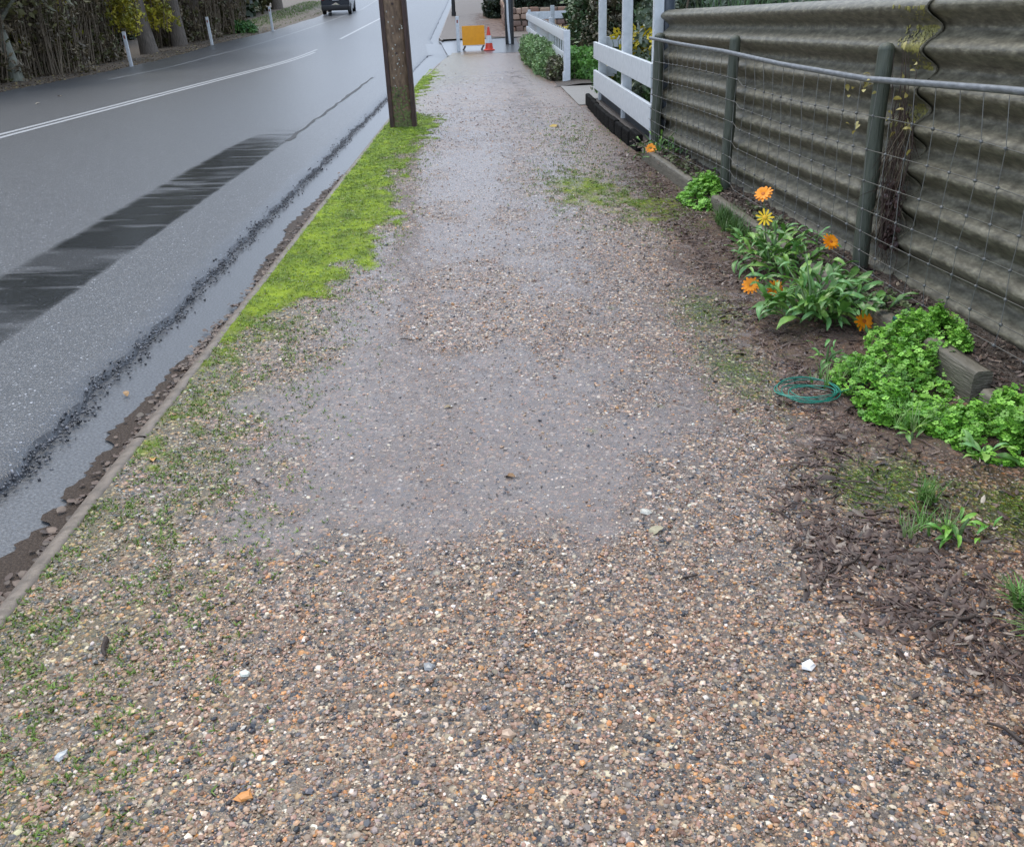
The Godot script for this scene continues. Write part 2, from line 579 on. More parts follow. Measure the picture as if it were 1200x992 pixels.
func make_materials() -> void:
	var g := stones(1024, 26000, 1.6, 8.0, lin(0.115, 0.086, 0.069), stone_color, 0.9)
	var m := mat(1.0, 0.97, 0.945, 0.34, 0.5, true)
	m.albedo_texture = g[0]
	m.heightmap_enabled = true
	m.heightmap_texture = g[1]
	m.heightmap_scale = 0.45
	M.gravel = m
	var a := stones(1024, 26000, 2.2, 6.5, lin(0.050, 0.052, 0.056), asphalt_color, 0.6)
	m = mat(1.0, 1.0, 1.0, 0.36, 0.6, true)
	m.albedo_texture = a[0]
	m.heightmap_enabled = true
	m.heightmap_texture = a[1]
	m.heightmap_scale = 0.22
	M.asphalt = m
	m = mat(0.30, 0.31, 0.33, 0.16, 0.5, true)
	m.transparency = BaseMaterial3D.TRANSPARENCY_ALPHA
	m.albedo_texture = a[0]
	m.heightmap_enabled = true
	m.heightmap_texture = a[1]
	m.heightmap_scale = 0.02
	M.tar = m
	M.crack = mat(0.012, 0.012, 0.013, 0.6)
	M.concrete = rough_mat(31, [0.050, 0.052, 0.056], [0.105, 0.11, 0.115], Vector3(1.6, 1.6, 1.6), 0.28, 0.02)
	m = rough_mat(32, [0.045, 0.047, 0.051], [0.17, 0.174, 0.182], Vector3(4, 4, 4), 0.33, 0.10, 0.03)
	M.gutter = m
	M.kerb = rough_mat(33, [0.10, 0.078, 0.058], [0.25, 0.195, 0.15], Vector3(2.2, 2.2, 2.2), 0.45, 0.3)
	M.soil = rough_mat(35, [0.022, 0.016, 0.012], [0.085, 0.06, 0.045], Vector3(2.5, 2.5, 2.5), 0.6, 1.2, 0.02)
	M.dirt = rough_mat(36, [0.06, 0.05, 0.035], [0.15, 0.11, 0.08], Vector3(1, 1, 1), 0.7, 1.0)
	M.redgravel = rough_mat(37, [0.075, 0.058, 0.047], [0.18, 0.145, 0.12], Vector3(2, 2, 2), 0.6, 0.5, 0.05)
	M.drive = rough_mat(38, [0.15, 0.135, 0.12], [0.30, 0.275, 0.25], Vector3(2, 2, 2), 0.5, 0.4, 0.05)
	M.grassland = rough_mat(39, [0.05, 0.10, 0.02], [0.11, 0.17, 0.04], Vector3(0.5, 0.5, 0.5), 0.8, 1.5)
	M.white = rough_mat(41, [0.52, 0.55, 0.57], [0.68, 0.70, 0.72], Vector3(1.5, 1.5, 1.5), 0.4, 0.05)
	M.paint = rough_mat(42, [0.22, 0.22, 0.225], [0.56, 0.56, 0.56], Vector3(2.5, 2.5, 2.5), 0.4, 0.1, 0.03)
	M.paintfaint = rough_mat(52, [0.10, 0.10, 0.105], [0.50, 0.50, 0.50], Vector3(2.5, 2.5, 2.5), 0.4, 0.1, 0.03)
	M.sleeper = rough_mat(43, [0.085, 0.075, 0.055], [0.20, 0.175, 0.135], Vector3(3, 9, 0.9), 0.6, 0.35)
	M.post = rough_mat(45, [0.042, 0.050, 0.035], [0.12, 0.128, 0.095], Vector3(9, 0.9, 9), 0.55, 0.3)
	M.galv = rough_mat(46, [0.13, 0.135, 0.14], [0.30, 0.31, 0.32], Vector3(6, 6, 2), 0.5, 0.05)
	M.galv.metallic = 0.4
	M.wire = mat(0.24, 0.235, 0.22, 0.5)
	M.wire.metallic = 0.5
	M.bluepipe = rough_mat(47, [0.05, 0.06, 0.075], [0.10, 0.115, 0.14], Vector3(4, 1, 4), 0.35, 0.05)
	M.black = rough_mat(48, [0.012, 0.012, 0.013], [0.035, 0.034, 0.034], Vector3(3, 6, 1), 0.4, 0.3)
	M.tarboard = rough_mat(50, [0.005, 0.005, 0.005], [0.024, 0.022, 0.020], Vector3(3, 6, 1), 0.8, 0.5)
	M.tarboard.metallic_specular = 0.15
	M.darkboard = rough_mat(49, [0.03, 0.033, 0.038], [0.075, 0.078, 0.085], Vector3(3, 3, 1), 0.45, 0.15)
	M.polecon = rough_mat(51, [0.075, 0.045, 0.027], [0.26, 0.17, 0.105], Vector3(3, 1.1, 3), 0.6, 0.35)
	M.rust = rough_mat(53, [0.018, 0.008, 0.006], [0.075, 0.032, 0.021], Vector3(4, 0.8, 4), 0.5, 0.2)
	M.bark = rough_mat(55, [0.050, 0.040, 0.031], [0.20, 0.165, 0.135], Vector3(3, 0.5, 3), 0.75, 1.5)
	M.stembrown = rough_mat(56, [0.065, 0.050, 0.033], [0.22, 0.17, 0.115], Vector3(3, 0.8, 3), 0.8, 0.3)
	M.barkpale = rough_mat(57, [0.10, 0.11, 0.08], [0.26, 0.26, 0.21], Vector3(3, 0.6, 3), 0.7, 0.8)
	M.leaf = leaf_mat()
	M.gloss = leaf_mat(0.35)
	M.twig = mat(1, 1, 1, 0.7, 0.3, true)
	M.peb = mat(1, 1, 1, 0.33, 0.5, true)
	M.flake = mat(1, 1, 1, 0.5, 0.5, true)
	var w := mat(0.36, 0.31, 0.29, 0.19, 0.6, true)
	w.transparency = BaseMaterial3D.TRANSPARENCY_ALPHA
	w.albedo_texture = noise_tex(71, 0.03, Color(0.86, 0.85, 0.85), Color(1, 1, 1), 512, 5)
	w.heightmap_enabled = true
	w.heightmap_texture = noise_tex(72, 0.10, Color.BLACK, Color.WHITE, 512, 4)
	w.heightmap_scale = 0.05
	M.water = w
	M.gutterwater = rough_mat(34, [0.035, 0.025, 0.019], [0.12, 0.088, 0.066], Vector3(5, 5, 5), 0.5, 0.4, 0.03)
	M.gutterwater.metallic_specular = 0.25
	# corrugated sheet: grey brown cement with damp streaks, spots and pale lichen
	m = StandardMaterial3D.new()
	m.albedo_texture = noise_tex(61, 0.010, lin(0.085, 0.075, 0.052), lin(0.45, 0.41, 0.305), 1024, 8)
	m.uv1_triplanar = true
	m.uv1_world_triplanar = true
	m.uv1_scale = Vector3(2.2, 2.4, 0.75)
	m.detail_enabled = true
	m.detail_albedo = noise_tex(62, 0.03, Color(0.62, 0.62, 0.60), Color(1.0, 1.0, 1.0), 1024, 6)
	m.detail_blend_mode = BaseMaterial3D.BLEND_MODE_MUL
	m.roughness = 0.46
	m.metallic_specular = 0.45
	m.heightmap_enabled = true
	m.heightmap_texture = noise_tex(63, 0.04, Color.BLACK, Color.WHITE, 512, 5)
	m.heightmap_scale = 0.10
	M.sheet = m

# ------------------------------------------------------------------ ground, road, path
func zs(z0: float, z1: float, near: float, grow: float, biggest := 1.5) -> Array:
	var r := []
	var z := z0
	while z > z1:
		r.append(z)
		z -= clampf(near + grow * maxf(0.0, -z - 4.0), near, biggest)
	r.append(z1)
	return r

func setting() -> void:
	# one sheet of ground out to the horizon
	var mb := MB.new()
	var rows := []
	for z in zs(40.0, -400.0, 3.0, 0.02, 12.0):
		var r := []
		for x in [-300.0, -120.0, -60.0, -40.0, -25.0, -16.0, -13.0, -5.0, 2.6, 4.0, 10.0, 25.0, 60.0, 120.0, 300.0]:
			var y: float = grade(maxf(z, -130.0)) - 0.22
			if x < -14.0: y -= 0.10 * minf(-14.0 - x, 20.0) * 0.5
			if x > 8.0: y += 0.04 * (x - 8.0)
			r.append(Vector3(x, y, z))
		rows.append(r)
	rows.reverse()
	for r in rows: r.reverse()
	mb.grid(rows)
	kind(part(mb, "ground", M.grassland), "structure")

	# carriageway, asphalt, cambered, its near edge ragged
	mb = MB.new()
	rows = []
	var uvs := []
	var cols := []
	for z in zs(6.0, -130.0, 0.10, 0.012, 1.5):
		var e := -1.84 + 0.035 * fbm2.get_noise_2d(z * 4.0, 1.0) + 0.03 * fbm.get_noise_2d(z * 1.1, 7.0)
		var shift := kerb_x(z) + 1.43
		if z < -34.0: e += shift * 0.9
		var far := lerp_list(EDGELEFT, z) + 0.15 * fbm2.get_noise_2d(z * 1.2, 3.0)
		var r := []
		var u := []
		var cc := []
		for t in ROAD_T:
			var x := lerpf(e, far, t)
			var y := grade(z) - 0.035 + 0.045 * sin(PI * t)
			if t == 0.0: y = grade(z) - 0.105
			r.append(Vector3(x, y, z))
			u.append(Vector2(x * 0.93 + z * 0.21, z * 0.95 - x * 0.2) * 0.9)
			var n := 0.5 + 0.5 * fbm.get_noise_2d(x * 0.9, z * 0.14)
			var k := lerpf(1.35, 1.8, n)
			if t < 0.01: k = 0.55
			cc.append(Color(k * 0.93, k, k * 1.13))
		rows.append(r); uvs.append(u); cols.append(cc)
	rows.reverse(); uvs.reverse(); cols.reverse()
	for k in rows.size():
		rows[k].reverse(); uvs[k].reverse(); cols[k].reverse()
	mb.grid(rows, uvs, cols)
	kind(part_c(mb, "road", M.asphalt), "structure")

	# gutter, a dished strip of concrete between asphalt and kerb
	mb = MB.new()
	rows = []
	for z in zs(6.0, -130.0, 0.25, 0.02, 1.5):
		var k := kerb_x(z)
		var r := []
		for o in [-0.75, -0.5, -0.3, -0.15, -0.04, 0.03]:
			var y: float = grade(z) - lerp_list([[0.1, 0.115], [-0.04, 0.115], [-0.15, 0.108], [-0.3, 0.09], [-0.5, 0.07], [-0.8, 0.07]], o)
			if z < -33.5 and z > -40.0: y += 0.05
			r.append(Vector3(k + o, y + 0.004 * fbm2.get_noise_2d(o * 8.0, z * 2.0), z))
		rows.append(r)
	rows.reverse()
	mb.grid(rows)
	kind(part(mb, "gutter", M.gutter), "structure")
	# wet brown silt along the foot of the kerb
	for span in [[3.0, -5.3, 0.25], [-5.34, -10.2, 0.19], [-17.5, -20.5, 0.12]]:
		mb = MB.new()
		rows = []
		var z: float = span[0]
		while z > span[1]:
			var t: float = (z - span[0]) / (span[1] - span[0])
			var w: float = span[2] * pow(sin(PI * clampf(t * 0.9 + 0.1, 0, 1)), 0.4) * (0.85 + 0.45 * fbm2.get_noise_2d(z * 0.7, 0.5) + 0.22 * fbm2.get_noise_2d(z * 7.0, 2.0) + 0.2 * fbm.get_noise_2d(z * 14.0, 2.0))
			var k := kerb_x(z)
			rows.append([Vector3(k - 0.015 - maxf(w, 0.01), -0.0945, z), Vector3(k - 0.01, -0.094, z)])
			z -= 0.02
		rows.reverse()
		mb.grid(rows)
		kind(part(mb, "gutter_silt", M.gutterwater), "structure")

	# kerb, in lengths with open joints
	var kb := thing("concrete_kerb", "low worn concrete kerb edge between the wet gutter and the gravel footpath", "kerb")
	var cuts := [4.0, 1.5, -0.9, -3.3, -5.7, -8.1, -10.5, -12.9, -15.3, -17.7, -20.1, -22.5, -25.0, -27.5, -30.0, -33.0]
	var far_cuts := [-40.6, -45.0, -50.0, -55.0, -60.0, -65.0, -75.0, -90.0, -110.0, -128.0]
	for list in [cuts, far_cuts]:
		for i in list.size() - 1:
			var z0: float = list[i] - 0.006
			var z1: float = list[i + 1] + 0.006
			var b := MB.new()
			rows = []
			var steps := int(clampf((z0 - z1) / 0.12, 6, 30))
			for s in steps + 1:
				var z := lerpf(z0, z1, float(s) / steps)
				var k := kerb_x(z)
				var g := grade(z) + (-0.04 * smoothstep(-27.0, -33.0, z) if list == cuts else 0.03)
				var n := 0.006 * fbm2.get_noise_2d(z * 5.0, 3.0)
				var r := []
				for q in [[-0.012, -0.13], [-0.008, -0.012], [0.004, 0.006], [0.022, 0.013], [0.04, 0.012], [0.052, 0.002], [0.055, -0.1]]:
					r.append(Vector3(k + q[0] * 1.15 + n, g + q[1] + n * 0.6, z))
				rows.append(r)
			rows.reverse()
			b.grid(rows)
			part(b, "kerb_stone", M.kerb, kb)

	# gravel footpath, a modelled surface with hollows
	mb = MB.new()
	rows = []; uvs = []; cols = []
	for z in zs(2.0, -34.0, 0.035, 0.012, 0.6):
		var r := []
		var u := []
		var cc := []
		var x0 := kerb_x(z) + 0.05
		var n := 80
		var x1 := 2.5 if z > -10.2 else 2.0
		if z < -15.2: x1 = 3.4
		for i in n + 1:
			var x := lerpf(x0, x1, float(i) / n)
			r.append(Vector3(x, path_y(x, z), z))
			u.append(Vector2(x * 0.9 + z * 0.31, z * 0.9 - x * 0.31) * 0.72)
			var d := 0.5 + 0.5 * fbm.get_noise_2d(x * 1.7 + 3.0, z * 1.1)
			var c := Color(0.95, 0.92, 0.90).lerp(Color(1.18, 1.10, 1.04), d)
			var br := smoothstep(0.9, 1.5, x + 0.4 * fbm2.get_noise_2d(x * 2.0, z * 2.0)) * smoothstep(-14.0, -8.0, z)
			c = c.lerp(Color(0.58, 0.47, 0.40), br * 0.85)
			c = c.lerp(Color(0.66, 0.80, 0.34), 0.75 * smoothstep(0.95, 0.1, x + 1.43) * smoothstep(-0.5, 0.4, fbm2.get_noise_2d(x * 3.0, z * 2.0)))
			c = c * Color(1, 1, 1).lerp(Color(1.05, 0.98, 0.89), smoothstep(-3.0, -1.8, z))
			c = c.lerp(Color(0.75, 0.98, 0.14), moss(x, z) * 0.85)
			var gm := green_moss(x, z) * smoothstep(0.8, 1.0, x)
			c = c.lerp(Color(0.30, 0.52, 0.08), clampf(gm * 1.1, 0, 0.92))
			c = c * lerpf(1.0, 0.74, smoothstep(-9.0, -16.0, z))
			c = c.lerp(Color(0.66, 0.72, 0.44), smoothstep(-19.0, -22.0, z) * smoothstep(0.6, -0.9, x + 0.3 * fbm.get_noise_2d(x * 2.0, z)) * 0.8)
			c = c.lerp(Color(0.95, 0.90, 0.82), smoothstep(-14.8, -15.8, z) * smoothstep(-19.5, -18.0, z) * 0.5)
			cc.append(c)
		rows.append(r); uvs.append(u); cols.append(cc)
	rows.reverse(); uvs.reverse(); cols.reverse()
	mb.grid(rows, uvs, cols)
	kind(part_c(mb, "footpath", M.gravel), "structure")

	# a film of wet silt left in the hollows, thinning out into the gravel
	mb = MB.new()
	rows = []; uvs = []; cols = []
	for z in zs(-1.6, -24.0, 0.03, 0.010, 0.4):
		var r := []
		var u := []
		var cc := []
		for i in 111:
			var x := lerpf(-1.3, 1.78, i / 110.0)
			var n := 0.5 + 0.5 * fbm2.get_noise_2d(x * 7.0, z * 5.0)
			var a := film(x, z)
			a = clampf(a * 0.95 - 0.45 * n + 0.05 + 0.36 * fbm.get_noise_2d(x * 2.6 + 60.0, z * 1.7), 0, 0.40)
			var so := soil(x, z)
			var tone := Color(1, 1, 1).lerp(Color(0.62, 0.52, 0.45), smoothstep(0.5, 1.0, x) * smoothstep(-2.4, -3.0, z))
			a = maxf(a, clampf(so * 0.8 - 0.35 * n, 0, 0.62)) * (1.0 - green_moss(x, z) * smoothstep(0.8, 1.0, x))
			r.append(Vector3(x, path_y(x, z) + 0.0022 - 0.004 * (1.0 - clampf(a * 6.0, 0, 1)), z))
			u.append(Vector2(x, z) * 0.8)
			cc.append(Color(tone.r, tone.g, tone.b, a))
		rows.append(r); uvs.append(u); cols.append(cc)
	rows.reverse(); uvs.reverse(); cols.reverse()
	mb.grid(rows, uvs, cols)
	kind(part_c(mb, "puddle", M.water), "structure")

	# crossover apron, the far footpath and the side drive
	mb = MB.new()
	rows = []
	for z in zs(-33.0, -41.0, 0.5, 0.0):
		var r := []
		for i in 9:
			var x := lerpf(kerb_x(z) - 0.1, 4.2, i / 8.0)
			r.append(Vector3(x, grade(z) - 0.03 + 0.035 * smoothstep(-1.5, -0.5, x), z))
		rows.append(r)
	rows.reverse()
	mb.grid(rows)
	kind(part(mb, "driveway_apron", M.concrete), "structure")
	mb = MB.new()
	rows = []
	for z in zs(-40.9, -128.0, 0.8, 0.0):
		var r := []
		for i in 9:
			var x := lerpf(kerb_x(z) + 0.05, 4.5, i / 8.0)
			r.append(Vector3(x, grade(z) + 0.035 + 0.03 * fbm.get_noise_2d(x, z), z))
		rows.append(r)
	rows.reverse()
	mb.grid(rows)
	kind(part(mb, "far_footpath", M.redgravel), "structure")
	mb = MB.new()
	rows = []
	for z in zs(-15.3, -18.9, 0.3, 0.0):
		var r := []
		for i in 10:
			var x := lerpf(1.5, 9.0, i / 9.0)
			r.append(Vector3(x, 0.012 + 0.012 * fbm.get_noise_2d(x * 2.0, z * 2.0) + 0.02 * maxf(0.0, x - 2.0), z))
		rows.append(r)
	rows.reverse()
	mb.grid(rows)
	kind(part(mb, "side_driveway", M.drive), "structure")
	# gardens on the right, behind the fences
	mb = MB.new()
	rows = []
	for z in [3.0, -3.0, -6.0, -9.9, -12.0, -15.3]:
		var r := []
		for x in [2.5 if z > -9.95 else 1.85, 4.0, 7.0, 14.0, 30.0]:
			r.append(Vector3(x, 0.16 + 0.03 * (x - 2.0), z))
		rows.append(r)
	rows.reverse()
	mb.grid(rows)
	kind(part(mb, "garden_soil", M.dirt), "structure")
	mb = MB.new()
	rows = []
	for z in [-18.85, -22.0, -27.0, -32.0, -37.0, -42.0]:
		var r := []
		for x in [1.30, 1.9, 2.4, 4.0, 8.0, 20.0]:
			r.append(Vector3(x, grade(z) + (-0.02 if x < 1.5 else 0.05) + 0.02 * fbm.get_noise_2d(x * 3.0, z), z))
		rows.append(r)
	rows.reverse()
	mb.grid(rows)
	kind(part(mb, "flower_bed", M.soil), "structure")
	# rough verge beyond the road
	mb = MB.new()
	rows = []
	for z in zs(4.0, -128.0, 1.0, 0.0):
		var e := lerp_list(EDGELEFT, z)
		rows.append([Vector3(e - 8.0, grade(z) - 0.35, z), Vector3(e - 3.0, grade(z) - 0.10, z), Vector3(e - 0.9, grade(z) + 0.02, z), Vector3(e + 0.12, grade(z) - 0.045, z)])
	rows.reverse()
	mb.grid(rows)
	kind(part(mb, "road_verge", M.dirt), "structure")

func stripe(called: String, m: Material, za: float, zb: float, path: Callable, w: float, lift: float, ragged := 0.0) -> MeshInstance3D:
	var mb := MB.new()
	var rows := []
	for z in zs(za, zb, 0.12, 0.02, 1.0):
		var x: float = path.call(z)
		var a := x - w / 2.0 + ragged * fbm2.get_noise_2d(z * 5.0, 3.0)
		var b := x + w / 2.0 + ragged * fbm2.get_noise_2d(z * 5.0, 9.0)
		rows.append([Vector3(a, road_y(a, z) + lift, z), Vector3(b, road_y(b, z) + lift, z)])
	rows.reverse()
	mb.grid(rows)
	return part(mb, called, m)

func road_y(x: float, z: float) -> float:
	var e := -1.84 + ((kerb_x(z) + 1.43) * 0.9 if z < -34.0 else 0.0)
	var far := lerp_list(EDGELEFT, z)
	var t := clampf((x - e) / (far - e), 0, 1)
	for i in ROAD_T.size() - 1:
		if t <= ROAD_T[i + 1]:
			var u: float = (t - ROAD_T[i]) / (ROAD_T[i + 1] - ROAD_T[i])
			return grade(z) - 0.035 + 0.045 * lerpf(sin(PI * ROAD_T[i]), sin(PI * ROAD_T[i + 1]), u)
	return grade(z) - 0.035

func road_marks() -> void:
	var cl := func(z): return lerp_list(CENTRE, z)
	var ll := func(z): return lerp_list(LEFTLINE, z)
	var p0 := stripe("centre_line", M.paint, 2.0, -38.5, func(z): return lerp_list(CENTRE, z) - 0.10, 0.115, 0.004, 0.012)
	tag(p0, "left white line of the worn double centre line on the wet road", "road marking")
	var p1 := stripe("centre_line", M.paint, 2.0, -37.0, func(z): return lerp_list(CENTRE, z) + 0.10, 0.115, 0.004, 0.012)
	tag(p1, "right white line of the worn double centre line on the wet road", "road marking")
	tag(stripe("centre_dash", M.paint, -43.5, -56.0, cl, 0.13, 0.004, 0.01), "white centre dash on the rising road, nearer the double line", "road marking")
	tag(stripe("centre_dash", M.paint, -66.0, -80.0, cl, 0.13, 0.004, 0.01), "white centre dash farthest up the hill", "road marking")
	tag(stripe("edge_line", M.paintfaint, -27.0, -85.0, ll, 0.11, 0.004, 0.02), "thin faded white edge line along the far side of the road", "road marking")
	# darker bitumen strip in the near lane, with worn cross bands
	var mb := MB.new()
	var rows := []
	var uvs := []
	var cols := []
	for z in zs(1.0, -14.2, 0.03, 0.0):
		var taper := smoothstep(-14.2, -11.5, z)
		var r := []
		var u := []
		var cc := []
		var xa := -3.24 + 0.03 * fbm2.get_noise_2d(z * 2.5, 3.0) + (1.0 - taper) * 0.12
		var xb := -2.56 + 0.02 * fbm2.get_noise_2d(z * 2.5, 6.0)
		for i in 21:
			var x := lerpf(xa, xb, i / 20.0)
			r.append(Vector3(x, road_y(x, z) + 0.0035, z))
			u.append(Vector2(x, z) * 0.9)
			var n := fbm.get_noise_2d(x * 0.6 + 5.0, z * 1.5) + 0.4 * fbm2.get_noise_2d(x * 1.2, z * 6.0)
			var edge := smoothstep(0.0, 0.12, i / 20.0) * smoothstep(1.0, 0.93, i / 20.0)
			var st := smoothstep(0.02, 0.42, fbm2.get_noise_2d(x * 0.7 + 3.0, z * 4.2) + 0.5 * fbm2.get_noise_2d(x * 1.4, z * 11.0)) * 0.72
			st = maxf(st, 0.5 * smoothstep(0.12, 0.5, fbm.get_noise_2d(x * 0.4 + 5.0, z * 1.1)))
			var al := (0.90 - st) * edge * lerpf(0.80, 1.0, smoothstep(-3.5, -6.0, z))
			al *= clampf(taper * 1.3 - 0.7 * smoothstep(-0.2, 0.3, n) * (1.0 - taper), 0, 1)
			cc.append(Color(1, 1, 1, al))
		rows.append(r); uvs.append(u); cols.append(cc)
	rows.reverse(); uvs.reverse(); cols.reverse()
	mb.grid(rows, uvs, cols)
	tag(part_c(mb, "bitumen_patch", M.tar), "dark smooth bitumen strip in the near lane of the wet road", "road patch")
	tag(stripe("tar_seam", M.crack, -12.5, -24.0, func(z): return -2.57 + 0.03 * (z + 12.5) * 0.3 + 0.03 * fbm2.get_noise_2d(z * 2.0, 1.0), 0.05, 0.004, 0.04), "thin dark crack running on from the bitumen strip towards the pole", "road crack")
	# loose dark stones along the broken asphalt edge
	var inst := Inst.new()
	for i in 3600:
		var z := -1.2 - pow(rng.randf(), 1.6) * 19.0
		var x := -1.83 + rng.randfn(0.0, 0.024) + 0.035 * fbm2.get_noise_2d(z * 4.0, 1.0)
		var s := rr(0.003, 0.008)
		var k := rr(0.03, 0.13) if rng.randf() < 0.93 else 0.2
		inst.add(Transform3D(Basis.from_euler(Vector3(rr(0, 6), rr(0, 6), 0)).scaled_local(Vector3(s, s, s)), Vector3(x, -0.058 - (x + 1.83) * 0.35 + rr(-0.012, 0.014), z)), Color(k, k, k * 1.08))
	copies(inst, "asphalt_crumbs", pebble_mesh(3, 0.8), M.peb)

# ------------------------------------------------------------------ corrugated wall
func sheet_mesh(z0: float, z1: float, off: float, top_add: float) -> MB:
	var mb := MB.new()
	var pitch := 0.187
	var prof := []
	var t := -0.022
	while t < 1.46:
		prof.append(t)
		t += 0.0117
	var steps := int((z0 - z1) / 0.07)
	for side in 2:
		var rows := []
		for s in steps + 1:
			var z := lerpf(z0, z1, float(s) / steps)
			var top := 1.452 + 0.0157 * (z + 4.7) + top_add
			var r := []
			for q in prof:
				var ph: float = TAU * (q - 0.032) / pitch
				var wob := 0.006 * fbm.get_noise_2d(z * 0.9, q * 1.3 + off * 50.0)
				var x: float = wall_x(z) - 0.045 * cos(ph) + off + wob + (0.009 if side == 1 else 0.0)
				var y: float = top - q
				if q < 0: x = wall_x(z) - 0.045 * cos(ph) + off + wob - q * 0.9 + (0.009 if side == 1 else 0.0)
				r.append(Vector3(x, y + (0.0 if side == 0 else -0.002), z))
			rows.append(r)
		if side == 1: rows.reverse()
		mb.grid(rows)
	# end caps
	var n := prof.size()
	var back := (steps + 1) * n
	for e in 2:
		for j in n - 1:
			var f0 := (0 if e == 0 else steps * n) + j
			var b0 := back + (steps * n if e == 0 else 0) + j
			var a := mb.p(mb.v[f0])
			var b := mb.p(mb.v[b0])
			var c := mb.p(mb.v[b0 + 1])
			var d := mb.p(mb.v[f0 + 1])
			if e == 0: mb.quad(a, d, c, b)
			else: mb.quad(a, b, c, d)
	for s in steps:   # top lip
		var a := mb.p(mb.v[s * n])
		var b := mb.p(mb.v[(s + 1) * n])
		var c := mb.p(mb.v[back + (steps - s - 1) * n])
		var d := mb.p(mb.v[back + (steps - s) * n])
		mb.quad(a, b, c, d)
	return mb

